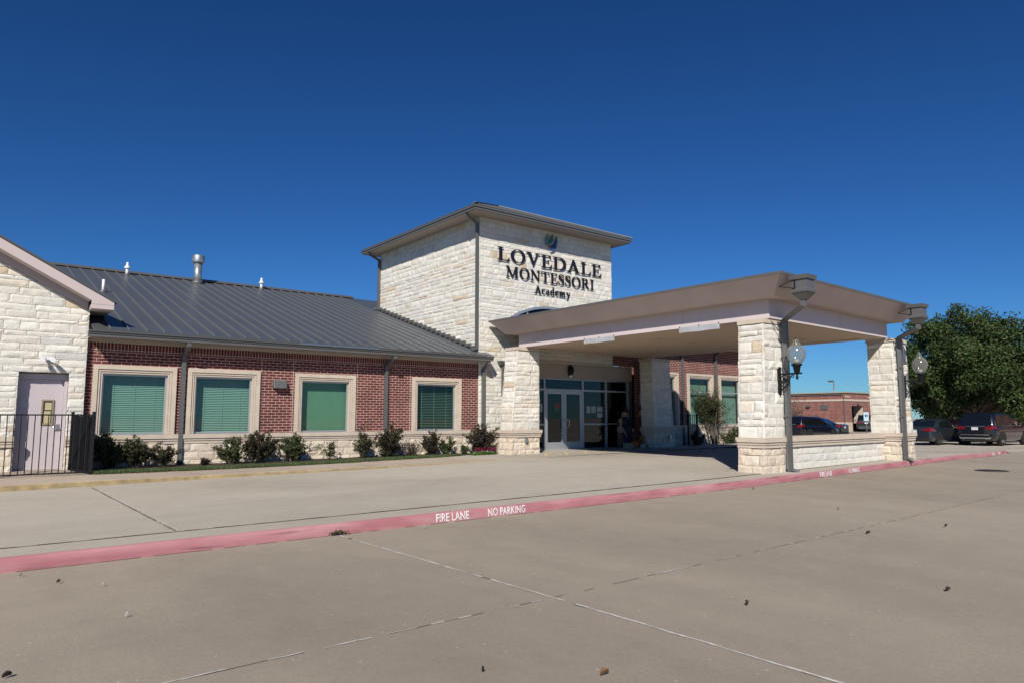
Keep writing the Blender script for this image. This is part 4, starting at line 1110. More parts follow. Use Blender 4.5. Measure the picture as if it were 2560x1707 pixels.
# scroll-bracket lanterns on the two front piers
def lantern(x, y, z, label):
    e = empty('wall_lantern', label, 'lantern', (0,0,0), CW, 'globe lanterns on the canopy piers')
    mb = MB()
    mb.box(x-.045,x+.045,y-.035,y+.02,z,z+.60); mb.tube([(x,y-.02,z+.6),(x,y-.03,z+.64)], .03); mb.tube([(x,y-.02,z),(x,y-.03,z-.03)], .03)
    mb.build('back_plate', M['black'], e)
    ya = y - .46; za = z + .465
    mb = MB(); mb.bar([(x,y-.03,za),(x,ya-.12,za)], .04, .04)
    def spiral(cy, cz, r0, r1, a0, a1, n=26): return [(x, cy+(r0+(r1-r0)*i/n)*math.cos(a0+(a1-a0)*i/n), cz+(r0+(r1-r0)*i/n)*math.sin(a0+(a1-a0)*i/n)) for i in range(n+1)]
    mb.tube(spiral(y-.15, za-.13, .11, .035, rad(20), rad(470)), .013, 6)
    mb.tube([(x,y-.04,z+.08),(x,y-.10,z+.13),(x,y-.20,z+.20),(x,y-.26,z+.30),(x,y-.30,z+.40),(x,y-.36,za-.02)], .013, 6)
    mb.tube(spiral(y-.36, za-.055, .045, .015, rad(90), rad(-250)), .011, 6)
    mb.tube(spiral(y-.08, z+.14, .06, .02, rad(-90), rad(200)), .011, 6)
    mb.build('scroll_bracket', M['black'], e)
    mb = MB(); mb.lathe([(.006,-.15),(.03,-.115),(.034,-.08),(.018,-.05),(.03,-.02),(.062,.02),(.09,.17),(.125,.19),(.13,.215),(.11,.225)], (x,ya,za), 18); mb.build('cup', M['black'], e)
    mb = MB()
    mb.lathe([(.10,.226),(.135,.26),(.19,.35),(.218,.45),(.215,.53),(.18,.61),(.125,.66),(.105,.675),(.115,.69),(.075,.72),(.065,.745),(.078,.765),(.05,.80),(.03,.83),(.022,.85),(.008,.87)], (x,ya,za), 28)
    g = mb.build('globe', M['globe'], e)
    mb = MB(); mb.lathe([(.06,.226),(.062,.31),(.05,.33),(.035,.335)], (x,ya,za), 16); mb.build('bulb_holder', M['pvc'], e)
def globe_mat():
    m, nt, b, o = mat('frosted_globe'); nt.nodes.remove(b)
    t = N(nt,'ShaderNodeBsdfTransparent'); t.inputs[0].default_value = (.80,.84,.80,1)
    d = N(nt,'ShaderNodeBsdfDiffuse'); d.inputs[0].default_value = (.52,.50,.42,1)
    tr = N(nt,'ShaderNodeBsdfTranslucent'); tr.inputs[0].default_value = (.45,.45,.40,1)
    g = N(nt,'ShaderNodeBsdfGlossy'); g.inputs['Roughness'].default_value = .12
    lw = N(nt,'ShaderNodeLayerWeight'); lw.inputs[0].default_value = .35
    a = N(nt,'ShaderNodeMixShader'); a.inputs[0].default_value = .5; nt.links.new(d.outputs[0],a.inputs[1]); nt.links.new(tr.outputs[0],a.inputs[2])
    mr = N(nt,'ShaderNodeMapRange'); mr.inputs[3].default_value = .28; mr.inputs[4].default_value = .75; nt.links.new(lw.outputs['Facing'],mr.inputs[0])
    c = N(nt,'ShaderNodeMixShader'); nt.links.new(mr.outputs[0],c.inputs[0]); nt.links.new(t.outputs[0],c.inputs[1]); nt.links.new(a.outputs[0],c.inputs[2])
    f = N(nt,'ShaderNodeMixShader'); f.inputs[0].default_value = .07; nt.links.new(c.outputs[0],f.inputs[1]); nt.links.new(g.outputs[0],f.inputs[2])
    nt.links.new(f.outputs[0],o.inputs[0]); return m
M['globe'] = globe_mat()
lantern(15.77, 8.84, 2.12, 'frosted globe lantern on black scroll bracket, on the near front pier')
lantern(22.68, 8.65, 2.17, 'frosted globe lantern on black scroll bracket, on the far pier by the tree')

# small fittings on the walls
e = empty('wall_light', 'dark box-shaped wall light on the brick between two windows', 'light', (6.95,YW,2.48))
mb = MB(); mb.prism([(-.18,0,-.12),(-.18,-.18,-.12),(-.18,-.11,.11),(-.18,0,.11)], 0, (.36,0,0)); mb.build('housing', M['trim'], e, bevel=.008)
mb = MB(); mb.box(-.15,.15,-.16,-.02,-.126,-.1205); mb.build('lens', M['shade'], e)
e = empty('security_light', 'small white twin-headed security light above the lavender door', 'light', (1.45,YG-.03,2.90))
mb = MB(); mb.box(-.05,.05,-.05,.0,-.03,.04); mb.tube([(-.03,-.05,.0),(-.07,-.10,.0)], .012); mb.tube([(.03,-.05,.0),(.08,-.10,.0)], .012); mb.build('mount', M['pvc'], e)
for s in (-1,1):
    mb = MB(); mb.loft([[(s*.07+r*math.cos(a)*1.0+dx, y, r*math.sin(a)+dz) for a in [k*math.pi/6 for k in range(12)]] for r, y, dx, dz in ((.025,-.08,0,0),(.045,-.11,s*.01,-.01),(.055,-.21,s*.03,-.035))]); mb.build('lamp_head', M['pvc'], e)
e = empty('entrance_sconce', 'dark dome lamp on the beige band above the entrance doors', 'lamp', (18.3,YS-.02,3.33))
mb = MB(); mb.loft([[(rx*math.cos(a),-.01-d*max(0,math.sin(a)) if False else -d*.5+d*.5*math.sin(a)-.005,z) for a in [k*math.pi/8 for k in range(16)]] for rx,d,z in ((.06,.10,-.20),(.10,.2,-.12),(.12,.24,0),(.10,.22,.12),(.05,.12,.20),(.01,.03,.22))]); mb.build('dome', M['black'], e)
mb = MB(); mb.ball((0,-.10,-.20), .06, 10, 6); mb.build('lens', M['pvc'], e)
e = empty('socket_cover', 'small grey socket cover low on the left canopy pier', 'socket', (0,0,0), CW)
mb = MB(); mb.box(15.29,15.39,17.67,17.75,.72,.87); mb.build('box', M['galv'], e, bevel=.008)
mb = MB(); mb.box(15.285,15.395,17.665,17.675,.855,.885); mb.build('hinge', M['trim'], e)
e = empty('socket_cover', 'small grey socket cover low on the shaded back canopy pier', 'socket', (0,0,0), CW)
mb = MB(); mb.box(22.95,23.06,17.66,17.75,.66,.83); mb.build('box', M['galv'], e, bevel=.008)

# ------------------------------------------------------------------ sign on the tower
SIGN = empty('school_sign', 'black raised serif lettering with small bird emblem high on stone tower', 'sign', (17.1, YT-.022, 6.8))
def poly(*p): return ('p', p)
def stroke(path, w):  # path of points, widths
    return ('s', path, w)
def ringp(cx, cy, rx, ry, ix, iy, tilt=0): return ('r', cx, cy, rx, ry, ix, iy, tilt)
def bez(p0, p1, p2, p3, n=10): 
    return [tuple((1-t)**3*a+3*(1-t)**2*t*b+3*(1-t)*t*t*c+t**3*d for a,b,c,d in zip(p0,p1,p2,p3)) for t in [i/n for i in range(n+1)]]
ST, TH, SF_ = .175, .065, .045
def serif(x0, x1, y, up):   # slab with bracketed middle; up=1 for feet, -1 for heads
    return poly((x0,y),(x1,y),(x1,y+up*.03),((x0+x1)/2+.09,y+up*.085),((x0+x1)/2-.09,y+up*.085),(x0,y+up*.03))
def vst(x, y0=0, y1=1, w=ST): return poly((x,y0),(x+w,y0),(x+w,y1),(x,y1))
G = {}
G['L'] = (.80, [vst(.13), serif(.02,.42,1,-1), poly((.02,0),(.74,0),(.80,.30),(.765,.30),(.70,.14),(.58,.065),(.02,.065 if False else .05))])
G['O'] = (1.02, [ringp(.51,.5,.49,.525,.30,.475,12)])
G['V'] = (.94, [poly((.06,1),(.26,1),(.53,.24),(.49,-.03),(.455,-.03)), poly((.74,1),(.81,1),(.49,-.03),(.455,-.03),(.46,.14)), serif(-.04,.36,1,-1), serif(.60,.95,1,-1)])
G['E'] = (.78, [vst(.13), poly((.02,1),(.70,1),(.72,.74),(.685,.74),(.63,.88),(.52,.945),(.02,.95)), poly((.28,.545),(.52,.545),(.52,.485),(.28,.485)), poly((.52,.66),(.56,.66),(.56,.37),(.52,.37)), poly((.02,0),(.73,0),(.78,.29),(.745,.29),(.68,.13),(.56,.06),(.02,.05))])
G['D'] = (1.0, [vst(.13), poly((.02,0),(.36,0),(.36,.05),(.02,.05)), poly((.02,1),(.36,1),(.36,.95),(.02,.95)), stroke(bez((.30,.97),(.70,1.0),(.90,.80),(.88,.50))+bez((.88,.50),(.90,.20),(.70,.0),(.30,.03))[1:], [.06]*2+[.08,.10,.12,.14,.16,.18,.19,.195,.2,.195,.19,.18,.16,.14,.12,.10,.08]+[.06]*2)])
G['A'] = (.98, [poly((.44,1.03),(.50,1.03),(.52,.86),(.20,0),(.13,0)), poly((.44,1.03),(.53,1.03),(.90,0),(.70,0),(.42,.80)), poly((.26,.36),(.66,.36),(.68,.30),(.24,.30)), serif(-.02,.34,0,1), serif(.58,1.0,0,1)])
G['M'] = (1.22, [poly((.15,0),(.215,0),(.215,.92),(.15,1)), vst(.90,0,1,.185), poly((.05,1),(.26,1),(.62,.20),(.57,.0)), poly((.57,.0),(.61,.0),(.96,.86),(.96,1),(.92,1)), serif(.02,.35,0,1), serif(.80,1.18,0,1), poly((.02,1),(.24,1),(.24,.955),(.02,.955)), poly((.90,1),(1.18,1),(1.18,.955),(.90,.955))])
G['N'] = (1.02, [vst(.15,0,.98,.07), vst(.80,-.02,1,.07), poly((.04,1),(.25,1),(.87,.10),(.87,-.04),(.82,-.04)), serif(.02,.35,0,1), serif(.66,1.0,1,-1), poly((.02,1),(.20,1),(.20,.955),(.02,.955))])
G['T'] = (.88, [vst(.355,0,1), serif(.22,.66,0,1), poly((.04,1),(.84,1),(.84,.945),(.04,.945)), poly((.04,1),(.12,1),(.075,.72),(.035,.72)), poly((.84,1),(.76,1),(.805,.72),(.845,.72))])
G['S'] = (.66, [stroke(bez((.55,.80),(.50,.96),(.40,.985),(.31,.98))+bez((.31,.98),(.08,.97),(.06,.68),(.25,.59))[1:]+bez((.25,.59),(.45,.48),(.58,.42),(.55,.25))[1:]+bez((.55,.25),(.52,.06),(.36,.0),(.28,.015))[1:]+bez((.28,.015),(.16,.02),(.08,.10),(.06,.26))[1:], [.04,.05,.05,.05,.05,.055,.06,.06,.06,.06,.065,.075,.09,.10,.12,.13,.145,.155,.165,.17,.175,.18,.18,.18,.175,.17,.16,.15,.14,.13,.12,.11,.10,.09,.08,.07,.065,.06,.06,.055,.05,.05,.05,.05,.045,.045,.04,.04,.04,.04,.04]), poly((.53,.98),(.575,.98),(.575,.70),(.54,.70)), poly((.045,.02),(.085,.02),(.075,.32),(.04,.32))])
G['R'] = (.94, [vst(.13), serif(.02,.42,0,1), poly((.02,1),(.34,1),(.34,.95),(.02,.95)), stroke(bez((.28,.97),(.56,1.0),(.64,.88),(.63,.74))+bez((.63,.74),(.62,.58),(.50,.49),(.28,.50))[1:], [.055,.055,.06,.08,.1,.12,.14,.155,.165,.17,.175,.17,.165,.155,.14,.12,.1,.08,.06,.055,.055]), poly((.36,.51),(.55,.53),(.82,.06),(.95,.04),(.95,0),(.70,0))])
G['I'] = (.46, [vst(.14), serif(.02,.435,0,1), serif(.02,.435,1,-1)])
xh = .66
G['c'] = (.56, [stroke(bez((.47,.50),(.44,.64),(.34,.66),(.28,.645))+bez((.28,.645),(.10,.60),(.08,.40),(.10,.30))[1:]+bez((.10,.30),(.14,.04),(.38,.0),(.50,.14))[1:], [.14,.13,.11,.09,.07,.06,.06,.06,.06,.07,.08,.1,.12,.14,.155,.16,.165,.165,.165,.16,.155,.15,.14,.13,.12,.1,.09,.08,.07,.06,.05])])
G['a'] = (.62, [vst(.36,.04,.50,.14), stroke(bez((.10,.50),(.14,.66),(.40,.70),(.43,.48)), [.13,.11,.09,.08,.07,.07,.075,.09,.1,.12,.14]), stroke(bez((.40,.38),(.20,.36),(.11,.28),(.115,.17))+bez((.115,.17),(.12,.03),(.30,.02),(.42,.14))[1:], [.05,.055,.06,.07,.09,.11,.12,.13,.14,.145,.145,.14,.13,.12,.11,.1,.08,.07,.06,.05,.05]), poly((.44,.10),(.60,.03),(.60,.065),(.50,.13))])
G['d'] = (.68, [vst(.42,0,1.06,.15), poly((.30,1.06),(.45,1.06),(.45,1.01),(.30,1.02)), poly((.5,0),(.68,0),(.68,.045),(.5,.06)), stroke(bez((.46,.58),(.30,.70),(.09,.60),(.10,.32))+bez((.10,.32),(.11,.02),(.32,-.04),(.46,.12))[1:], [.05,.06,.07,.085,.1,.12,.135,.15,.16,.165,.17,.165,.16,.15,.135,.12,.1,.085,.07,.06,.05])])
G['e'] = (.60, [poly((.14,.375),(.50,.375),(.50,.43),(.14,.43)), stroke(bez((.50,.40),(.52,.66),(.34,.68),(.28,.65))+bez((.28,.65),(.10,.60),(.08,.40),(.10,.30))[1:]+bez((.10,.30),(.14,.04),(.38,-.0),(.53,.14))[1:], [.12,.12,.11,.1,.09,.08,.07,.06,.06,.06,.07,.08,.1,.12,.14,.155,.16,.165,.165,.165,.16,.155,.15,.14,.13,.12,.1,.09,.08,.07,.06])])
def hump(x): return stroke(bez((x+.10,.50),(x+.18,.68),(x+.36,.70),(x+.345,.44))+[(x+.345,.0)], [.05,.06,.07,.08,.09,.1,.12,.13,.14,.15,.15,.15])
G['m'] = (1.06, [vst(.10,0,.64,.15), hump(.13), hump(.46), poly((.0,.66),(.20,.66),(.20,.60),(.0,.615)), poly((.01,0),(.33,0),(.33,.045),(.01,.045)), poly((.36,0),(.64,0),(.64,.045),(.36,.045)), poly((.69,0),(.99,0),(.99,.045),(.69,.045))])
G['y'] = (.62, [poly((.06,.64),(.23,.64),(.39,.16),(.31,.0)), stroke([(.54,.62),(.42,.25),(.32,-.04),(.24,-.22),(.14,-.29)], [.06,.07,.08,.08,.05]), poly((-.0,.66),(.29,.66),(.29,.615),(.0,.615)), poly((.42,.66),(.64,.66),(.64,.615),(.42,.615)), ringp(.14,-.25,.085,.075,.001,.001,0)])
def glyph(mb, ch, X, Z, sc, sx, d, slot):
    for k, pr in enumerate(G[ch][1]):
        dep = d + .0012*((k + slot) % 7)
        def P3(p, y=0): return (X + p[0]*sc*sx, y, Z + p[1]*sc)
        if pr[0] == 'p':
            mb.prism([P3(p, -dep) for p in pr[1]], 0, (0, dep, 0))
        elif pr[0] == 'r':
            _, cx, cy, rx, ry, ix, iy, tl = pr; n = 36; t = rad(tl)
            O_ = [(cx+rx*math.cos(a), cy+ry*math.sin(a)) for a in [2*math.pi*i/n for i in range(n)]]
            I_ = [(cx+ix*math.cos(a)*math.cos(t)-iy*math.sin(a)*math.sin(t)*.55, cy+ix*math.cos(a)*math.sin(t)*.55+iy*math.sin(a)) for a in [2*math.pi*i/n for i in range(n)]]
            for i in range(n):
                j = (i+1) % n
                mb.hexa([P3(O_[i],-dep),P3(O_[j],-dep),P3(O_[j],0),P3(O_[i],0),P3(I_[i],-dep),P3(I_[j],-dep),P3(I_[j],0),P3(I_[i],0)])
        else:
            path, w = pr[1], pr[2]; n = len(path); w = [w[min(len(w)-1, round(i*(len(w)-1)/(n-1)))] for i in range(n)]
            L_, R_ = [], []
            for i in range(n):
                a, b = path[max(0,i-1)], path[min(n-1,i+1)]; dx, dy = b[0]-a[0], b[1]-a[1]; l = math.hypot(dx,dy) or 1
                L_.append((path[i][0]-dy/l*w[i]/2, path[i][1]+dx/l*w[i]/2)); R_.append((path[i][0]+dy/l*w[i]/2, path[i][1]-dx/l*w[i]/2))
            for i in range(n-1):
                mb.hexa([P3(L_[i],-dep),P3(L_[i+1],-dep),P3(L_[i+1],0),P3(L_[i],0),P3(R_[i],-dep),P3(R_[i+1],-dep),P3(R_[i+1],0),P3(R_[i],0)])
def line(name, body, xa, xb, zb, cap, gap=.06, d=.028):
    tot = sum(G[c][0] for c in body) + gap*(len(body)-1)
    sx = (xb-xa)/(tot*cap); X = xa
    o = empty(name, None, None); o.parent = SIGN
    for c in body:
        mb = MB(); glyph(mb, c, X-17.1, zb-6.8, cap, sx, d, ord(c))
        mb.build('letter', M['dkblue'], o)
        X += (G[c][0]+gap)*cap*sx
line('large_lettering', 'LOVEDALE', 14.53, 19.74, 7.085, .485)
line('middle_lettering', 'MONTESSORI', 14.92, 19.33, 6.525, .40)
line('small_lettering', 'Academy', 16.26, 18.03, 6.085, .275, gap=.05)
# bird emblem: three green feathers, red breast, blue wing and hand-like body
EM = empty('emblem', None, None); EM.parent = SIGN
def leafshape(p0, p1, w, bend=0, n=10):
    L_, R_ = [], []
    for i in range(n+1):
        t = i/n; x = p0[0]+(p1[0]-p0[0])*t; z = p0[1]+(p1[1]-p0[1])*t; dx, dz = p1[0]-p0[0], p1[1]-p0[1]; l = math.hypot(dx,dz)
        o = bend*math.sin(math.pi*t); x += -dz/l*o; z += dx/l*o; h = w*math.sin(math.pi*t**.8)/2
        L_.append((x-dz/l*h, z+dx/l*h)); R_.append((x+dz/l*h, z-dx/l*h))
    return L_ + R_[::-1][1:-1]
def flat(name, pts, c, y, parent=EM, th=.02):
    mb = MB(); mb.prism([(p[0]-17.1, y, p[1]-6.8) for p in pts], 0, (0,th,0))
    mn = 'emblem_%d_%d_%d' % tuple(int(v*999) for v in c)
    m = bpy.data.materials.get(mn) or paint(mn, c, .45, var=.08, scale=8)
    mb.build(name, m, parent)
tg = (.06,.22,.20)
flat('feather', leafshape((16.98,8.00),(17.14,8.42),.14,-.02), (.03,.16,.14), -.045)
flat('feather', leafshape((16.95,7.99),(16.88,8.40),.10,.03), (.08,.26,.24), -.04)
flat('feather', leafshape((16.93,7.98),(16.81,8.26),.09,.03), (.10,.30,.27), -.035)
flat('feather', leafshape((16.92,7.96),(16.80,8.10),.08,.02), (.08,.24,.22), -.03)
flat('breast', [(16.90,7.93),(16.95,7.965),(17.0,7.94),(16.96,7.87)], (.22,.015,.035), -.05)
flat('wing', bez((17.03,7.90),(17.10,8.06),(17.28,8.04),(17.31,8.36),8)+bez((17.33,8.33),(17.42,8.14),(17.36,7.86),(17.14,7.80),8), (.015,.06,.17), -.045)
flat('body', bez((16.99,7.80),(17.10,7.83),(17.18,7.84),(17.25,7.83),6)+[(17.12,7.76),(17.02,7.745)], (.05,.09,.26), -.05)
flat('wing_edge', leafshape((17.27,7.96),(17.33,8.36),.06,-.05), (.05,.25,.33), -.052)

# ------------------------------------------------------------------ fences
def fence(name, pts, z0, z1, label, screen=None, step=.118, group='black picket fences'):
    e = empty(name, label, 'fence', (pts[0][0], pts[0][1], z0), 0, group)
    ox, oy, oz = e.location
    for i, p in enumerate(pts):
        mb = MB(); mb.box(p[0]-.03-ox,p[0]+.03-ox,p[1]-.03-oy,p[1]+.03-oy,-.06,z1+.055-z0); mb.box(p[0]-.036-ox,p[0]+.036-ox,p[1]-.036-oy,p[1]+.036-oy,z1+.055-z0,z1+.075-z0); mb.build('post', M['black'], e)
    for i, (p, q) in enumerate(zip(pts, pts[1:])):
        P, Q = Vector((p[0]-ox,p[1]-oy,0)), Vector((q[0]-ox,q[1]-oy,0)); L = (Q-P).length; t = (Q-P)/L
        for z in (.06, z1-z0):
            mb = MB(); mb.bar([P+Vector((0,0,z)), Q+Vector((0,0,z))], .035, .03); mb.build('rail', M['black'], e)
        mb = MB(); n = int(L/step)
        for k in range(1, n):
            c = P + t*L*k/n; mb.box(c.x-.009,c.x+.009,c.y-.009,c.y+.009,.06,z1-z0)
        mb.build('picket_row', M['black'], e)
        if screen == i:
            mb = MB(); s = Vector((-t.y,t.x,0))*.006
            a, b = P+t*.03, Q-t*.03
            mb.hexa([(v.x,v.y,z) for z in (.075, z1-z0-.02) for v in (a-s,b-s,b+s,a+s)]); mb.build('mesh_screen', M['screen'], e)
    return e
fence('picket_fence', [(-6.3,18.08),(-3.1,18.08),(.50,18.08),(2.31,18.08),(2.03,19.25)], .285, 1.60, 'black metal picket fence before the lavender door, with dark screened return', screen=3)
fence('picket_fence', [(21.95,19.42),(22.72,18.55)], .285, 1.45, 'short black picket fence between the glazed entrance and back pier')
fence('picket_fence', [(24.02,18.6),(24.6,18.6)], .285, 1.62, 'short black picket fence right of the shaded back pier')

# ------------------------------------------------------------------ plants
def leaf_face(mb, p, s, rng, c, up=.4):
    d = Vector((rng.gauss(0,1), rng.gauss(0,1), rng.gauss(0,1)+up)).normalized()
    a = d.orthogonal().normalized(); a.rotate(Matrix.Rotation(rng.uniform(0,6.28), 3, d)); b = d.cross(a)
    k = s*.42
    mb.face([p-a*s, p-b*k+a*s*.1, p+a*s, p+b*k+a*s*.1], c)
def mixc(cols, rng):
    c = rng.choice(cols); k = rng.uniform(.7, 1.3); return [x*k for x in c]
GREEN = [(.05,.078,.026),(.062,.095,.03),(.04,.06,.024)]
PURP = [(.046,.024,.024),(.035,.026,.02),(.04,.052,.024),(.055,.03,.026)]
MIX = [(.048,.066,.026),(.036,.042,.02),(.055,.035,.026),(.06,.086,.03)]
OLIVE = [(.085,.098,.036),(.062,.07,.03),(.10,.09,.046)]
def shrub(x, y, w, h, n, cols, seed, label, name='shrub', z=.33, leaf=.029, stems=13, lean=0.0, sub=6, bare=.18, group='shrubs along the brick wall', cat='shrub', base=.05, twigw=.006):
    rng = random.Random(seed); w *= 1.12; h *= 1.07; n = int(n*1.5)
    e = empty(name, label, cat, (x,y,z), 0, group)
    ms, ml = MB(), MB(); ml.col()
    tips = []
    for i in range(stems):
        a = rng.uniform(0, 6.28); r = w/2*math.sqrt(rng.random()); H = h*(1-.45*(r/(w/2))**2)*rng.uniform(.72,1.06)
        top = Vector((r*math.cos(a)+lean*H, r*math.sin(a)*.6, H))
        b = Vector((rng.uniform(-base,base), rng.uniform(-base,base), -.03))
        m1 = b.lerp(top,.5)+Vector((rng.uniform(-.05,.05)*w, rng.uniform(-.05,.05)*w, .06*h))
        pts = [b, m1, top]
        ms.tube(pts, [twigw*1.5, twigw, twigw*.4], 5)
        tips.append((pts, 1.0))
        for k in range(sub):
            t = rng.uniform(bare, .95); p = (b.lerp(m1, t*2) if t < .5 else m1.lerp(top, t*2-1))
            q = p + Vector((rng.gauss(0,1)*.16*w, rng.gauss(0,1)*.11*w, rng.uniform(-.04,.22)*h))
            q.z = max(.02, q.z)
            ms.tube([p, p.lerp(q,.5)+Vector((0,0,.01)), q], [twigw*.6, twigw*.45, twigw*.25], 4)
            tips.append(([p, p.lerp(q,.5), q], .7))
    wts = [v[1] for v in tips]
    for i in range(n):
        pts, _ = rng.choices(tips, wts)[0]; t = rng.uniform(.15,1.02)**.75
        p = pts[0].lerp(pts[1], min(1,t*2)) if t < .5 else pts[1].lerp(pts[2], t*2-1)
        p = p + Vector((rng.gauss(0,.024), rng.gauss(0,.024), rng.gauss(0,.024)))
        if p.z < .015: p.z = rng.uniform(.015,.07)
        leaf_face(ml, p, leaf*rng.uniform(.7,1.35), rng, mixc(cols, rng))
    if n: ml.build('foliage', M['leaf'], e, normals=False)
    ms.build('stem_cluster', M['twig'], e)
    return e
shrub(2.78,18.92,.80,.86,4200,GREEN+MIX,101,'dense dark green shrub right beside the black fence corner post', stems=22)
shrub(3.35,18.88,.78,.72,2600,MIX,102,'loose dark shrub under the first window, left of the lower purple one', stems=17)
shrub(3.95,18.95,.66,.52,1500,PURP+MIX,103,'low purple-tinged shrub beside the leftmost downspout foot', stems=14)
shrub(4.96,18.95,.26,.20,420,PURP,104,'tiny reddish seedling shrub right of the leftmost downspout', stems=8, sub=3)
shrub(5.58,18.95,.80,.68,2300,GREEN+OLIVE,105,'ragged green shrub under the left half of the second window', stems=17)
shrub(6.28,18.88,.98,.84,5200,MIX+PURP,106,'widest dark shrub of the bed, under right half of second window', stems=26)
shrub(7.22,18.86,.86,.76,3800,GREEN+OLIVE,107,'rounded green shrub under the brick between second and third windows', stems=21)
shrub(8.30,19.0,.42,.52,420,OLIVE,108,'thin sparse olive shrub under the third window', stems=6, lean=.15)
shrub(9.32,19.0,.62,.80,1900,GREEN+OLIVE+PURP,109,'upright green shrub just right of the third window', stems=14)
shrub(10.12,18.9,.98,.90,5200,MIX+PURP,110,'tall dark shrub in front of the middle downspout', stems=26)
shrub(11.02,19.05,.66,.58,260,PURP,111,'dried reddish twiggy shrub with hardly any leaves', stems=26, sub=7)
shrub(11.72,19.02,.56,.86,2300,MIX+PURP,112,'narrow upright purple-green shrub under left edge of fourth window', stems=14, lean=-.10)
shrub(12.32,19.05,.52,.62,1300,GREEN+OLIVE,113,'mid-sized loose green shrub under the fourth window', stems=11)
shrub(12.92,19.0,.36,.28,520,OLIVE+GREEN,114,'small low green shrub just left of the flowers', stems=8, sub=4)
shrub(13.62,18.98,.98,.94,5200,PURP,115,'big purple-leaved shrub at the tower corner behind the flowers', stems=26)
# flowering ground plants
mb = MB(); mb.col(); rg = random.Random(5)
for i in range(3600):
    t = rg.random(); x = 12.95+1.05*t; y = 18.62 + rg.uniform(-.14,.22) + .1*t
    h = .30+ .16*rg.random()**1.5*(1-abs(t-.55))
    leaf_face(mb, Vector((x+rg.gauss(0,.03),y,h)), .022*rg.uniform(.7,1.3), rg, mixc([(.09,.17,.035),(.07,.14,.03),(.12,.20,.05)], rg), .9)
for i in range(420):
    x = 13.25+.72*rg.random(); leaf_face(mb, Vector((x,18.66+rg.uniform(-.1,.28),.44+.12*rg.random())), .017, rg, rg.choice([(.45,.02,.10),(.55,.05,.18),(.38,.01,.06)]), 1.5)
for i in range(26):
    x = 13.0+.95*rg.random(); leaf_face(mb, Vector((x,18.55+rg.uniform(-.06,.1),.40+.08*rg.random())), .022, rg, (.75,.72,.66), 1.5)
tag(mb.build('bedding_plants', M['leaf'], normals=False), 'bright green bedding plants with pink and white flowers by the tower corner', 'flowers', kind='stuff')
# multi-stemmed small tree and shrubs at the right wing
def multi_tree(x, y, z, w, h, seed, label):
    rng = random.Random(seed); e = empty('crape_myrtle', label, 'tree', (x,y,z))
    mt, ml = MB(), MB(); ml.col()
    for i in range(8):
        a = rng.uniform(0,6.28); p = Vector((.13*math.cos(a),.13*math.sin(a),-.05)); r0 = .03
        pts = [p]; H = h*rng.uniform(.5,.75); sp = rng.uniform(.25,.62)*w/2
        for k in range(1,5):
            pts.append(Vector((math.cos(a)*(.13+sp*(k/4)**1.3)+rng.gauss(0,.03), math.sin(a)*(.13+sp*(k/4)**1.3)+rng.gauss(0,.03), H*k/4)))
        mt.tube(pts, [r0,r0*.85,r0*.7,r0*.5,r0*.35], 7)
        for q in range(9):
            b = pts[2].lerp(pts[4], rng.random()); t = b + Vector((rng.gauss(0,.20)*w, rng.gauss(0,.17)*w, rng.uniform(-.06,.34)*h*.8)); t.z = min(t.z, h)
            mt.tube([b, b.lerp(t,.5)+Vector((0,0,.06)), t], [.012,.008,.004], 5)
            for j in range(150):
                f = rng.uniform(.2,1.05); c = b.lerp(t,f) + Vector((rng.gauss(0,.085),rng.gauss(0,.085),rng.gauss(0,.085)))
                leaf_face(ml, c, .030*rng.uniform(.7,1.3), rng, mixc(OLIVE+GREEN+[(.10,.075,.04)], rng))
    ml.build('crown', M['leaf'], e, normals=False); mt.build('trunk', M['bark'], e)
multi_tree(26.4,18.95,.30,1.9,3.05,7,'multi-stemmed small tree against the windows beyond the shaded back pier')
for k,(x,y,w,h,lab) in enumerate(((25.15,19.0,.8,.7,'low green shrub at the foot of the multi-stemmed tree, on its left'),(27.25,18.9,.9,.75,'low green shrub at the foot of the multi-stemmed tree, on its right'),(28.1,18.9,.9,.9,'leafy green shrub half hidden by the near front pier'))):
    shrub(x,y,w,h,2400,GREEN+OLIVE,130+k,lab, z=.28, leaf=.03, stems=16, group='shrubs by the right wing')

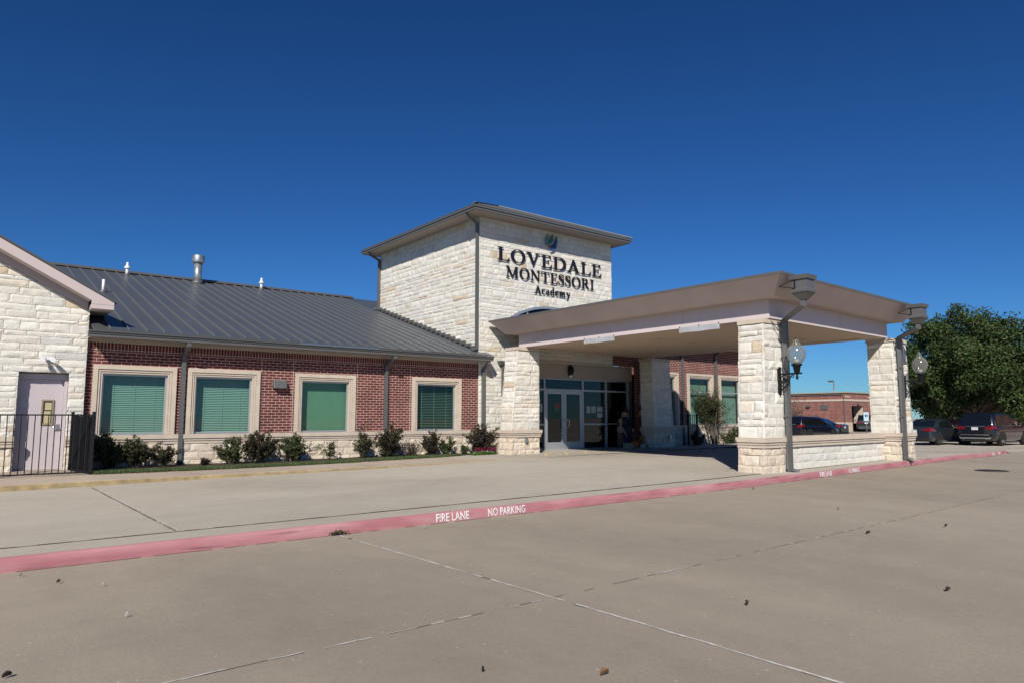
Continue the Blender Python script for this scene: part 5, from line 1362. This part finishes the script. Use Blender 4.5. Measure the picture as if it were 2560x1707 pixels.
def big_tree(name, x, y, z, rx, ry, rz, cz, trunk_h, leaves, leafs, cols, seed, label, clumps=150, r_tr=.2, low=-.55):
    rng = random.Random(seed); e = empty(name, label, 'tree', (x,y,z))
    mt, ml = MB(), MB(); ml.col()
    mt.tube([(0,0,-.1),(.03,.02,trunk_h*.5),(.0,-.03,trunk_h),(.08,.05,cz)], [r_tr*1.25,r_tr,r_tr*.85,r_tr*.4], 10)
    cl_ = []
    for i in range(clumps):
        while True:
            d = Vector((rng.gauss(0,1), rng.gauss(0,1), rng.gauss(0,1))).normalized()
            if d.z > low: break
        k = rng.uniform(.62, .97) if rng.random() < .8 else rng.uniform(.25,.6)
        bump = 1 + .13*noise.noise(d*2.1 + Vector((seed,0,0)))
        c = Vector((d.x*rx*k*bump, d.y*ry*k*bump, cz + d.z*rz*k*bump)); cl_.append((c, rng.uniform(.45,.85)*min(rx,rz)*.27))
        if i % 3 == 0: 
            s = Vector((0,0,trunk_h*rng.uniform(.75,1.3)))
            mt.tube([s, s.lerp(c,.5)+Vector((0,0,.25)), c], [r_tr*.42, r_tr*.22, r_tr*.06], 6)
    tone = [rng.uniform(.75,1.25) for _ in cl_]
    for i in range(leaves):
        j = rng.randrange(len(cl_)); c, r = cl_[j]
        d = Vector((rng.gauss(0,1), rng.gauss(0,1), rng.gauss(0,1)*.75+.25)).normalized()*r*rng.uniform(.45,1.12)
        col = [v*tone[j] for v in mixc(cols, rng)]
        leaf_face(ml, c+d, leafs*rng.uniform(.65,1.3), rng, col, .5)
    ml.build('crown', M['leaf'], e, normals=False); mt.build('trunk', M['bark'], e)
    return e
big_tree('shade_tree', 50.2,16.6,0, 5.0,5.0,3.85,4.45, 1.9, 95000, .105, [(.046,.082,.022),(.056,.098,.027),(.038,.066,.019),(.066,.105,.032),(.078,.094,.036)], 17, 'broad dark green tree with rounded crown above the parked cars', clumps=270, low=-.86)
big_tree('far_tree', 101,46.0,0, 2.0,2.0,1.9,2.6,1.2, 2500,.22,[(.03,.05,.018),(.04,.065,.02)], 18, 'dark green tree just right of the far flat-roofed building', clumps=30, r_tr=.12)
e = empty('bare_tree', 'small nearly leafless tree in front of the far brick building', 'tree', (59.2,34.2,0))
rg = random.Random(23); mb = MB()
mb.tube([(0,0,-.1),(.02,0,.5),(0,.02,1.0)], [.07,.06,.05], 7)
for i in range(34):
    a = rg.uniform(0,6.28); r = rg.uniform(.3,1.5); H = rg.uniform(1.9,3.4)
    b = Vector((0,0,rg.uniform(.5,1.1))); t = Vector((r*math.cos(a), r*math.sin(a), H))
    m_ = b.lerp(t,.5)+Vector((rg.gauss(0,.12),rg.gauss(0,.12),.15)); mb.tube([b,m_,t],[.03,.02,.008],5)
    for k in range(5):
        p = m_.lerp(t,rg.random()); q = p+Vector((rg.gauss(0,.25),rg.gauss(0,.25),rg.uniform(.1,.5))); mb.tube([p,q],[.012,.005],4)
mb.build('trunk', M['twig'], e)
ml = MB(); ml.col()
for i in range(240): leaf_face(ml, Vector((rg.gauss(0,.6),rg.gauss(0,.6),rg.uniform(1.2,3.2))), .06, rg, mixc([(.16,.08,.05),(.12,.07,.04)], rg))
ml.build('leaf_remnant', M['leaf'], e, normals=False)

# ------------------------------------------------------------------ cars
def car(kind, x, y, z, heading, paintm, label, group='parked cars'):
    P_ = {'suv': dict(L=4.8, w=.965, H=1.80, belt=1.08, hood=1.08), 'sedan': dict(L=4.9, w=.925, H=1.46, belt=.96, hood=.90), 'wagon': dict(L=5.0, w=.97, H=1.60, belt=1.0, hood=.98)}[kind]
    L, w, H, belt, hood = P_['L'], P_['w'], P_['H'], P_['belt'], P_['hood']
    e = empty('parked_car', label, 'car', (x,y,z), heading, group)
    gc = .24 if kind == 'suv' else .19
    if kind == 'sedan': st = [(0,.80,.42,.74),(.05,.87,.34,.93),(.18,.905,.26,1.0),(.75,w,gc,1.005),(1.2,w,gc,.99),(2.5,w,gc,.96),(3.55,w,gc,.95),(4.3,.91,gc+.02,.80),(4.75,.82,.26,.66),(4.9,.66,.36,.56)]
    else: st = [(0,.84,.50,.98),(.05,.90,.40,belt),(.2,.945,.32,belt+.03),(.8,w,gc,belt+.03),(1.3,w,gc,belt+.02),(2.6,w,gc,belt),(3.5,w,gc,belt),(4.2,.945,gc+.02,hood-.06),(L-.2,.86,.30,hood-.2),(L,.72,.40,.70)]
    def ring_(s):
        x_, hw, zb, zt = s; h = zt-zb; pts = [(hw*.86,zb),(hw*.97,zb+.10*h),(hw*1.0,zb+.42*h),(hw*.985,zb+.72*h),(hw*.95,zb+.93*h),(hw*.86,zt)]
        return [(x_, p[0], p[1]) for p in pts] + [(x_, -p[0], p[1]) for p in pts[::-1]]
    mb = MB(); mb.loft([ring_(s) for s in st])
    body = mb.build('body', paintm, e)
    if kind == 'sedan': g = [(.78,.80,.80,1.0),(1.55,.80,.62,H-.03),(2.1,.80,.63,H),(2.7,.80,.62,H-.02),(3.62,.80,.76,.97)]; g0 = .98
    elif kind == 'suv': g = [(.10,.86,.82,belt+.04),(.42,.87,.70,H-.05),(.9,.88,.71,H),(2.4,.88,.70,H-.01),(2.9,.86,.68,H-.06),(3.75,.84,.80,belt+.02)]; g0 = belt
    else: g = [(.08,.88,.84,belt+.03),(.35,.89,.74,H-.04),(1.0,.89,.75,H),(2.4,.88,.73,H-.02),(3.0,.87,.72,H-.07),(4.1,.84,.80,belt)]; g0 = belt-.02
    rings = []
    for (x_, wb, wt, zt) in g:
        pts = [(wb,g0-.02),(wb*.6+wt*.4,g0+(zt-g0)*.45),(wt+.02,zt-.05*(zt>g0+.1)),(wt*.88,zt),(0,zt+.02*(zt>g0+.1))]
        rings.append([(x_,p[0],p[1]) for p in pts] + [(x_,-p[0],p[1]) for p in pts[::-1][1:]])
    mb = MB(); mb.loft(rings); mb.build('cabin', paintm, e)
    # glass
    def off(p, n, d=.006): return tuple(a+b*d for a,b in zip(p,n))
    mb = MB()
    (xa,wba,wta,za),(xb,wbb,wtb,zb_) = g[0], g[1]
    lo = .12; hi = .86
    def slope(t, s): return (xa+(xb-xa)*t-.010, s*((wba*.96)*(1-t)+(wtb*.92)*t)*.92, (max(za,g0))*(1-t)+(zb_)*t+.008)
    mb.face([slope(lo,1),slope(lo,-1),slope(hi,-1),slope(hi,1)]); mb.build('rear_window', M['carglass'], e)
    mb = MB()
    (xa,wba,wta,za),(xb,wbb,wtb,zb_) = g[-1], g[-2]
    def sl2(t, s): return (xa+(xb-xa)*t+.012, s*(wba*(1-t)+wtb*t)*.88, g0*(1-t)+zb_*t+.01)
    mb.face([sl2(.08,1),sl2(.08,-1),sl2(.9,-1),sl2(.9,1)]); mb.build('windscreen', M['carglass'], e)
    for s in (1,-1):
        mb = MB()
        xs_ = [g[1][0]+.12, 1.35, 2.35, g[-2][0]+.15] if kind != 'sedan' else [1.35, 2.15, 2.25, 3.0]
        segs = [(xs_[0],xs_[1]),(xs_[1]+.07,xs_[2]),(xs_[2]+.08,xs_[3])] if kind != 'sedan' else [(1.28,2.05),(2.13,3.02)]
        def sw(xx, t):
            for q, r in zip(g, g[1:]):
                if q[0] <= xx <= r[0]:
                    f = (xx-q[0])/(r[0]-q[0]); wb = q[1]+(r[1]-q[1])*f; wt = q[2]+(r[2]-q[2])*f; zt = q[3]+(r[3]-q[3])*f; break
            zz_ = g0+.03+(zt-.13-g0-.03)*t; u_ = (zz_-g0)/(zt-g0)
            wm = wb*.6+wt*.4
            ww = wb+(wm-wb)*min(1,u_/.45) if u_ < .45 else wm+(wt+.02-wm)*min(1,(u_-.45)/.5)
            return (xx, s*(ww+.008), zz_)
        for k, (a, b) in enumerate(segs):
            a2 = a + (.22 if k == 0 and kind == 'sedan' else .08 if k == 0 else 0); b2 = b - (.55 if k == len(segs)-1 else 0)
            mb.face([sw(a,0),sw(b,0),sw((b+b2)/2,.5),sw(b2,1),sw(a2,1),sw((a+a2)/2,.5)])
        mb.build('side_window', M['carglass'], e)
    # wheels
    wr = .37 if kind == 'suv' else .33
    for xx in (.95, L-.98):
        for s in (1,-1):
            mb = MB(); n = 26
            prof = [(wr*.62,-.10),(wr*.93,-.11),(wr,-.07),(wr,.07),(wr*.93,.11),(wr*.62,.10)]
            mb.loft([[(xx+r*math.cos(2*math.pi*k/n), s*(w-.115)+o, wr+r*math.sin(2*math.pi*k/n)) for k in range(n)] for r, o in prof])
            wh = mb.build('wheel', M['tyre'], e)
            mb = MB()
            for k in range(5):
                a = 2*math.pi*k/5+.3; c0, s0 = math.cos(a), math.sin(a)
                p = [(xx+(.05*c0-u_*s0), s*(w-.012), wr+(.05*s0+u_*c0)) for u_ in (-.035,.035)] + [(xx+(wr*.62*c0-u_*s0), s*(w-.012), wr+(wr*.62*s0+u_*c0)) for u_ in (.045,-.045)]
                mb.prism(p, 0, (0,-s*.03,0))
            mb.loft([[(xx+r*math.cos(2*math.pi*k/n), s*(w-o), wr+r*math.sin(2*math.pi*k/n)) for k in range(n)] for r, o in ((wr*.66,.006),(wr*.66,.05),(wr*.58,.05),(wr*.58,.006))], cap=False)
            mb.loft([[(xx+r*math.cos(2*math.pi*k/14), s*(w-o), wr+r*math.sin(2*math.pi*k/14)) for k in range(14)] for r, o in ((.055,.005),(.055,.05))])
            mb.build('rim', M['chrome'], wh)
            mb = MB(); mb.prism([(xx+(wr+.075)*math.cos(math.pi*k/14-.12*(1-2*k/14)), s*(w-.0), wr+(wr+.075)*math.sin(math.pi*k/14-.12*(1-2*k/14))) for k in range(15)], 0, (0,-s*.2,0)); 
            mb.build('wheel_arch', M['tyre'], e)
    # rear details
    zl = .86 if kind == 'sedan' else (.98 if kind == 'suv' else .95)
    for s in (1,-1):
        mb = MB()
        if kind == 'wagon': mb.hexa([(-.012,s*.62,zl-.10),(.0,s*.90,zl-.08),(.30,s*.966,zl-.02),(.30,s*.90,zl-.02),(-.012,s*.62,zl+.06),(.0,s*.885,zl+.08),(.30,s*.956,zl+.08),(.30,s*.90,zl+.08)])
        else: mb.hexa([(-.012,s*.48,zl-.05),(-.004,s*.85,zl-.09),(.30,s*.965,zl-.02),(.30,s*.88,zl-.02),(.016,s*.50,zl+.04),(.02,s*.84,zl+.09),(.30,s*.95,zl+.07),(.30,s*.88,zl+.07)])
        mb.build('tail_light', M['taillight'], e)
        mb = MB(); mb.tube([(3.05 if kind != 'sedan' else 2.95, s*(w-.06), belt+.06),(3.05 if kind != 'sedan' else 2.95, s*(w+.12), belt+.12)], [.05,.085], 8); mb.build('mirror', paintm, e)
    mb = MB(); pz = .70 if kind == 'sedan' else .86
    mb.box(-.030,-.012,-.16,.16,pz,pz+.15); mb.build('number_plate', M['plate'], e)
    mb = MB(); mb.box(-.022,.02,-.48,.48,pz+.185,pz+.21)
    if kind == 'suv':
        mb.bar([(-.03,-.78,.46),(-.05,-.6,.42),(-.05,.6,.42),(-.03,.78,.46)], .03, .07)
        mb.bar([(-.02,-.70,.60),(-.03,0,.60),(-.02,.70,.60)], .02, .03)
        for s in (1,-1): mb.box(-.06,.05,s*.62-.11,s*.62+.11,.37,.43)
    mb.build('bright_trim', M['chrome'], e)
    mb = MB(); mb.box(-.02,.35,-.72,.72,.26,.42 if kind != 'suv' else .37); mb.build('lower_bumper', M['tyre'], e)
    if kind != 'sedan':
        mb = MB()
        for s in (1,-1): mb.tube([(.7,s*.66,H+.03),(.9,s*.66,H+.06),(2.6,s*.66,H+.04),(2.8,s*.66,H-.01)], .018, 6)
        mb.build('roof_rail', M['black'], e)
    return e
car('suv', 43.45,14.5,gz(43)+.006, rad(-4), M['carnavy'], 'dark navy sport utility car parked under the broad tree, rear towards us')
car('sedan', 41.8,16.95,gz(42)+.006, rad(-3), M['cargrey'], 'slate-grey sedan parked left of the dark navy sport utility car')
car('wagon', 45.2,26.4,.006, rad(-2), M['carnavy'], 'dark blue people carrier seen between the front piers, over low wall')
car('sedan', 52.6,26.2,.03, rad(97), M['carblack'], 'black sedan partly hidden behind the dark blue people carrier')
car('suv', 76.6,35.8,.0, rad(26), M['carblack'], 'black vehicle seen from behind at the dark doorway of far building')

# ------------------------------------------------------------------ far buildings and lot furniture
FB = empty('flat_roofed_building', 'far low brick building with cream bands, seen between the front piers', 'building', (75.7,37.5,0))
fbm = brick('far_brick', bw=.42, rh=.15, mortar=.012, c1=(.27,.105,.085), c2=(.22,.08,.068), cm=(.40,.28,.24))
fbs = brick('far_brick_side', bw=.42, rh=.15, mortar=.012, c1=(.27,.105,.085), c2=(.22,.08,.068), cm=(.40,.28,.24), axis='YZ')
mb = MB(); wall_holes(mb, 0, 6.0, 1.0, 4.2, 0, [(1.3,4.1,.9,2.80)], 1.2); mb.face([(6,0,0),(6,16,0),(6,16,4.2),(6,0,4.2)]); mb.build('front_wall', fbm, FB)
mb = MB(); mb.face([(0,0,1.0),(0,30,1.0),(0,30,4.2),(0,0,4.2)]); mb.build('side_wall', fbs, FB)
mb = MB(); mb.box(-.04,1.3,-.04,.0,0,1.0); mb.box(4.1,6.04,-.04,.0,0,1.0); mb.box(-.04,.0,0,30,0,1.0); mb.build('cream_base', M['cast'], FB)
mb = MB(); mb.box(-.05,6.05,-.05,0,3.32,3.52); mb.box(-.05,0,0,30,3.32,3.52); mb.box(-.04,.95,-.045,0,3.72,3.86); mb.box(5.2,6.04,-.045,0,3.72,3.86); mb.build('cream_band', M['cast'], FB)
mb = MB(); mb.box(-.12,6.12,-.12,.2,4.2,4.32); mb.box(-.12,.2,.2,30,4.2,4.32); mb.build('coping', paint('tan_coping', (.36,.30,.20), .7), FB)
mb = MB(); mb.box(-.1,6.1,.2,30,4.0,4.1); mb.build('roof', M['trim'], FB)
mb = MB(); mb.box(1.2,4.2,1.2,1.25,0,2.9); mb.box(1.25,4.15,.001,1.2,-.02,.02); mb.build('doorway', M['interior'], FB)
mb = MB(); mb.box(4.0,4.09,.1,1.1,0,2.78); mb.build('door_reveal', M['cast'], FB)
mb = MB(); mb.box(-.09,-.001,2.0,2.75,2.42,2.95); mb.build('louvre', M['trim'], FB)
mb = MB(); mb.box(-.25,-.001,4.0,4.45,2.72,2.92); mb.build('wall_lamp', M['trim'], FB)
mb = MB(); mb.box(2.5,2.9,-.25,-.001,2.95,3.1); mb.build('wall_lamp', M['trim'], FB)
mb = MB(); mb.box(-.06,-.001,.12,.2,0,3.7); mb.build('rain_pipe', M['trim'], FB)
mb = MB(); mb.box(-.06,-.001,6.9,8.1,0,1.75); mb.build('side_opening', M['interior'], FB)
mb = MB(); mb.box(-.09,-.001,6.7,6.9,0,1.85); mb.box(-.09,-.001,8.1,8.3,0,1.85); mb.box(-.09,-.001,6.9,8.1,1.75,1.9); mb.build('side_frame', M['cast'], FB)
RB = empty('brick_building', 'red brick building with cream band behind the broad tree and parked cars', 'building', (55.8,11.6,0))
rbs = brick('side_brick', axis='YZ', c1=(.20,.06,.048), c2=(.15,.042,.038))
rbf = brick('front_brick', c1=(.20,.06,.048), c2=(.15,.042,.038))
mb = MB(); mb.face([(0,-22,0),(0,10.2,0),(0,10.2,4.6),(0,-22,4.6)]); mb.build('wall', rbs, RB)
mb = MB(); mb.face([(0,10.2,0),(14,10.2,0),(14,10.2,4.6),(0,10.2,4.6)]); mb.build('end_wall', rbf, RB)
mb = MB(); mb.box(-.06,0,-22,10.26,1.42,1.62); mb.build('cream_band', M['cast'], RB)
mb = MB(); mb.box(-.05,0,-22,10.2,0,.9); mb.build('block_base', M['block'] if False else M['cast'], RB)
mb = MB(); mb.box(-.1,14,-22,10.3,4.6,4.75); mb.build('roof', M['trim'], RB)
e = empty('parking_light', 'grey box-headed light pole rising behind the far flat-roofed building', 'lamp post', (93.5,47.8,0))
mb = MB(); mb.tube([(0,0,0),(0,0,6.4)], [.11,.09], 10); mb.build('pole', M['galv'], e)
mb = MB(); mb.box(-.42,.05,.0,.62,6.33,6.55); mb.build('lamp_head', M['trim'], e)
e = empty('parking_sign', 'white and blue accessible-parking sign on a thin post by far doorway', 'sign', (74.4,34.75,0), rad(-62))
mb = MB(); mb.tube([(0,0,0),(0,0,1.9)], .035, 8); mb.build('post', M['galv'], e)
mb = MB(); mb.box(-.24,.24,-.05,-.037,1.18,2.08); mb.build('panel', paint('sign_panel', (.45,.62,.66), .5), e)
mb = MB(); mb.box(-.13,.13,-.058,-.051,1.58,1.84); mb.build('blue_square', paint('sign_blue', (.02,.05,.22), .5), e)
mb = MB(); mb.ball((-.01,-.062,1.80), .022, 8, 5); mb.bar([(-.01,-.062,1.775),(-.01,-.062,1.70),(.05,-.062,1.70),(.07,-.062,1.63)], .018, .008, up=(0,1,0)); mb.tube([(-.01+.055*math.cos(a),-.062,1.67+.055*math.sin(a)) for a in [rad(100+q*25) for q in range(10)]], .009, 5); mb.build('wheelchair_symbol', M['white'], e)
e = empty('no_entry_sign', 'round red sign with white bar, edge-on beside the far pier', 'sign', (79.9,35.3,0), rad(-63))
mb = MB(); mb.tube([(0,.03,0),(0,.03,2.3)], .035, 8); mb.build('post', M['galv'], e)
mb = MB(); mb.prism([(.30*math.cos(2*math.pi*k/24),0,2.1+.30*math.sin(2*math.pi*k/24)) for k in range(24)], 0, (0,-.012,0)); mb.build('disc', paint('sign_red', (.40,.02,.03), .5), e)
mb = MB(); mb.box(-.2,.2,-.018,-.0125,2.05,2.15); mb.build('bar', M['white'], e)
e = empty('dumpster', 'grey metal refuse container beside the far brick building', 'dumpster', (82.9,36.6,0), rad(-60))
mb = MB(); mb.prism([(-.9,-.6,.12),(.9,-.6,.12),(1.0,-.7,1.45),(-1.0,-.7,1.45)], 0, (0,1.4,0)); mb.build('bin', paint('grey_green_steel', (.20,.23,.23), .6, var=.15), e)
mb = MB(); mb.prism([(-1.02,-.74,1.452),(1.02,-.74,1.452),(1.02,.74,1.62),(-1.02,.74,1.62)], 0, (0,0,.05)); mb.build('lid', M['trim'], e)
e = empty('manhole_cover', 'round dark iron manhole cover set in the lot', 'manhole cover', (21.7,6.91,gz(21.7)+.004))
mb = MB(); mb.lathe([(.40,.001),(.40,.006),(.385,.007)], (0,0,0), 36); mb.build('rim', M['trim'], e)
mb = MB(); mb.lathe([(.365,.0072),(.365,.011),(.01,.012)], (0,0,0), 36); mb.build('plate', paint('dark_iron', (.035,.03,.028), .7, .3, var=.3, scale=18), e)

# ------------------------------------------------------------------ autumn display at the entrance
def scarecrow(x, y, h, seed, dress, shirt, hat, hair, label, lean=0, z=.284):
    rng = random.Random(seed); e = empty('scarecrow', label, 'scarecrow', (x,y,z), 0, 'scarecrows by the entrance')
    s = h/1.65
    def rg_(r, zz, d=.75, ox=0): return [(ox+r*math.cos(2*math.pi*k/14)*(1+.05*math.sin(3*k+seed)), r*d*math.sin(2*math.pi*k/14), zz) for k in range(14)]
    mb = MB(); mb.loft([rg_(.27*s,.03), rg_(.25*s,.25*s), rg_(.19*s,.65*s), rg_(.15*s,.86*s), rg_(.16*s,.9*s)]); mb.build('skirt', dress, e)
    mb = MB(); mb.loft([rg_(.145*s,.88*s), rg_(.17*s,1.05*s), rg_(.18*s,1.22*s), rg_(.09*s,1.30*s), rg_(.055*s,1.34*s)])
    for q in (1,-1):
        mb.tube([(q*.14*s,0,1.22*s),(q*.27*s,-.04*s,1.02*s),(q*(.30+.04*lean*q)*s,-.13*s,.82*s)], [.07*s,.06*s,.055*s], 9)
    mb.build('shirt', shirt, e)
    sk = bpy.data.materials.get('burlap') or paint('burlap', (.42,.31,.20), .9, var=.15, scale=30)
    mb = MB(); mb.ball((0,-.01,1.44*s), .125*s, 14, 10, (.9,.9,1.1)); hd = mb.build('head', sk, e)
    mb = MB()
    for q in (1,-1): mb.ball((q*.04*s,-.115*s,1.46*s), .015*s, 8, 5)
    mb.tube([(-.045*s,-.11*s,1.40*s),(0,-.125*s,1.385*s),(.045*s,-.11*s,1.40*s)], .007*s, 5); mb.ball((0,-.128*s,1.43*s), .016*s, 8, 5)
    mb.build('face', M['black'], hd)
    for q in (1,-1):
        mb = MB(); c = (q*(.30+.04*lean*q)*s,-.15*s,.77*s); mb.ball(c, .045*s, 8, 6)
        for k in range(5): mb.tube([c,(c[0]+(k-2)*.016*s,c[1]-.015*s,c[2]-(.10-.012*abs(k-2))*s)], .009*s, 5)
        mb.build('straw_hand', sk, e)
    mb = MB()
    for k in range(46):
        a = rng.uniform(-.4,3.54); mb.tube([(.115*s*math.cos(a),.10*s*math.sin(a),1.52*s),(.145*s*math.cos(a),.125*s*math.sin(a)-.01,1.40*s),(.15*s*math.cos(a)+rng.gauss(0,.012),.13*s*math.sin(a),1.27*s+rng.uniform(-.03,.03))], .008*s, 4)
    mb.build('straw_hair', hair, e)
    mb = MB(); mb.lathe([(.125*s,1.50*s),(.25*s,1.505*s),(.255*s,1.515*s),(.13*s,1.53*s),(.115*s,1.62*s),(.06*s,1.70*s),(.02*s,1.715*s)], (0,0,0), 18); mb.build('hat', hat, e)
    return e
mp = lambda n, c: paint(n, c, .9, var=.15, scale=20)
navy, maroon, brown, red, straw, black_, tan = mp('navy_cloth',(.02,.025,.05)), mp('maroon_cloth',(.10,.02,.025)), mp('brown_cloth',(.14,.07,.04)), mp('red_cloth',(.25,.03,.03)), mp('straw',(.45,.34,.15)), mp('dark_felt',(.02,.018,.02)), mp('tan_cloth',(.35,.26,.17))
scarecrow(20.76,19.42,1.18,1,brown,tan,straw,maroon,'shorter scarecrow in brown skirt and straw hat, left of the group')
scarecrow(21.12,19.50,1.62,2,navy,navy,black_,straw,'tall scarecrow in navy dress with blond straw hair')
scarecrow(21.86,19.22,1.70,3,maroon,red,maroon,straw,'tallest scarecrow, in red shirt and wide maroon hat')
scarecrow(21.80,18.95,.92,4,navy,tan,tan,brown,'small scarecrow in tan shirt standing before the tallest one')
def pumpkin(x, y, r, sq, m, label, group, name='pumpkin', z=.284):
    e = empty(name, label, 'pumpkin', (x,y,z), 0, group)
    mb = MB(); n, m_ = 40, 12
    rings = []
    for i in range(m_+1):
        t = math.pi*(i+.05)/(m_+.1)
        rings.append([((r*math.sin(t)**.8*(1-.09*abs(math.sin(k*math.pi/n*10))**.5*0 - .07*(1-abs(math.sin(k*math.pi*10/n)))))*math.cos(2*math.pi*k/n), (r*math.sin(t)**.8*(1-.07*(1-abs(math.sin(k*math.pi*10/n)))))*math.sin(2*math.pi*k/n), r*sq*(1-math.cos(t))) for k in range(n)])
    mb.loft(rings); mb.build('rind', m, e)
    mb = MB(); mb.tube([(0,0,2*r*sq-.03),(.01,0,2*r*sq+.04),(.03,0,2*r*sq+.08)], [.03,.02,.022], 8); mb.build('stalk', M['twig'], e)
orange = paint('pumpkin_orange', (.42,.085,.012), .5, var=.12); white_p = paint('pumpkin_white', (.50,.46,.38), .55, var=.1)
pumpkin(21.08,18.98,.21,.82,orange,'big orange pumpkin left of the two white pumpkins','orange pumpkins by the entrance')
pumpkin(21.50,19.05,.20,.95,orange,'orange pumpkin behind the two white pumpkins','orange pumpkins by the entrance')
pumpkin(22.02,18.72,.22,.80,orange,'big orange pumpkin right of the two white pumpkins','orange pumpkins by the entrance')
pumpkin(21.28,18.72,.12,1.0,white_p,'white pumpkin next to the big left orange pumpkin','white pumpkins by the entrance')
pumpkin(21.62,18.62,.12,1.0,white_p,'white pumpkin next to the big right orange pumpkin','white pumpkins by the entrance')
e = empty('hay_bale', 'small pale straw bale at the foot of the shorter scarecrow', 'hay bale', (20.78,19.02,.284))
mb = MB(); mb.box(-.2,.2,-.14,.14,0,.26); mb.build('straw_block', mp('pale_straw',(.40,.34,.22)), e, bevel=.03)
mb = MB()
for x in (-.09,.09): mb.box(x-.006,x+.006,-.146,.146,-.0,.266)
mb.build('twine', M['twig'], e)
e = empty('flower_bunch', 'bunch of yellow autumn flowers above the white pumpkins', 'flowers', (21.42,18.86,.284))
mb = MB(); mb.col(); rg = random.Random(9)
for k in range(9):
    a = rg.uniform(0,6.28); r = rg.uniform(.02,.16); c = Vector((r*math.cos(a), r*math.sin(a)*.6, .40+rg.uniform(0,.18)))
    for j in range(12):
        b_ = 2*math.pi*j/12; p = c+Vector((.03*math.cos(b_),-.01,.03*math.sin(b_))); mb.face([c, p+Vector((.012*math.sin(b_),-.005,-.012*math.cos(b_))), c+(p-c)*1.7, p-Vector((.012*math.sin(b_),.005,-.012*math.cos(b_)))], (.55,.30,.03))
mb.build('blossoms', M['leaf'], e, normals=False)
mb = MB()
for k in range(9): a = rg.uniform(0,6.28); mb.tube([(0,0,0),(.06*math.cos(a),.04*math.sin(a),.25),(.13*math.cos(a),.08*math.sin(a),.48)], .006, 4)
mb.build('stem_cluster', M['twig'], e)

# notices on the entrance glass
YN = YS+.0505
def notice(a, b, c, d, m, label, extra=None):
    e = empty('paper_notice', label, 'notice', ((a+b)/2,YN,(c+d)/2), 0, 'papers on the entrance glass')
    mb = MB(); w, h = (b-a)/2, (d-c)/2; mb.box(-w,w,-.004,.003,-h,h); mb.build('sheet', m, e)
    if extra:
        mb = MB(); mb.box(-w*.8,w*.8,-.0065,-.0042,-h*.25,h*.8); mb.build('printed_panel', extra, e)
wp = paint('paper', (.55,.58,.56), .7, var=.04); rp = paint('red_print', (.42,.05,.05), .6)
notice(17.64,17.85,1.78,2.08,wp,'red and white notice on the left glass entrance door',rp)
notice(16.91,16.99,1.75,2.05,wp,'narrow pale notice on the sidelight left of the entrance doors')
notice(19.285,19.49,1.715,1.98,wp,'left one of three papers in a row right of the doors')
notice(19.55,19.79,1.718,1.984,wp,'middle one of three papers in a row right of the doors')
notice(19.875,20.17,1.758,1.968,wp,'right one of three papers in a row right of the doors')
notice(19.87,20.167,1.545,1.716,wp,'lowest paper on the glass, under the right one of three')
# leaves and specks of litter on the lot
lf = paint('dry_leaf', (.035,.022,.018), .9, var=.3); lb = paint('brown_leaf', (.20,.10,.05), .9, var=.3); lw = paint('pale_scrap', (.6,.58,.52), .8)
rg = random.Random(77)
def litter(x, y, s, m, label, ang):
    s *= .55
    f = 1.0
    for _ in range(6): f = (1.55-gz(x*f))/1.55
    x, y = x*f, y*f
    e = empty('fallen_leaf', label, 'leaf', (x,y,gz(x)+.004), ang, 'leaves and scraps on the lot')
    mb = MB(); n = 7; rows = []
    for i in range(n):
        t = i/(n-1); w = s*.32*math.sin(math.pi*min(.98,max(.06,t)))**.8
        rows.append([mb.bm.verts.new((s*(t-.5), q*w, .006+.014*abs(q)*(1+math.sin(3*t))+.008*t)) for q in (-1,0,1)])
    for a, b in zip(rows, rows[1:]):
        for k in (0,1): mb.bm.faces.new((a[k],b[k],b[k+1],a[k+1]))
    mb.build('blade', m, e)
for (x,y,s,m,l,a) in ((5.22,3.49,.10,lf,'dark curled leaf alone in the middle of the lot right of the crossing joints',.3),(9.62,4.55,.11,lf,'dark leaf far out on the lot below the low stone wall',-.5),(7.04,2.65,.09,lf,'dark leaf on the lot, nearest to the right edge',-.4),
    (11.7,6.01,.08,lb,'brown leaf on the lot, below the second kerb lettering',.1),(13.53,8.8,.10,lf,'dark leaf close to the red kerb below the near front pier',.2),(11.1,4.15,.09,lf,'dark leaf out on the lot, farther right than the others',-.3),
    (.31,5.28,.09,lf,'large dark leaf in the bottom left corner of the lot',.15),(.81,7.92,.07,lb,'brown leaf near the left end of the red kerb',.6),(.55,8.46,.06,lw,'pale scrap against the left end of the red kerb',.9),
    (1.12,7.51,.05,lw,'pale scrap on the lot between the kerb and the left joint',.2),(1.11,6.27,.055,lw,'pale scrap in the left part of the lot, nearest to us',.1),(3.15,3.11,.11,lb,'rusty brown crumpled leaf at the bottom edge of the lot',-.2),
    (2.6,3.6,.04,lf,'tiny dark leaf bit left of the rusty brown leaf',.3),(5.19,8.6,.05,lw,'pale scrap on the lot below the word FIRE',.2)):
    litter(x,y,s,m,l,a)
ml = MB(); ml.col()
for i in range(140):
    a = rg.uniform(0,6.28); leaf_face(ml, Vector((3.94+rg.gauss(0,.06),8.69+rg.gauss(0,.02),.05+abs(rg.gauss(0,.015)))), .018, rg, mixc(OLIVE,rg), .6)
tag(ml.build('weed_tuft', M['leaf'], normals=False), 'small weed tuft growing where the white joint meets the red kerb', 'weed')
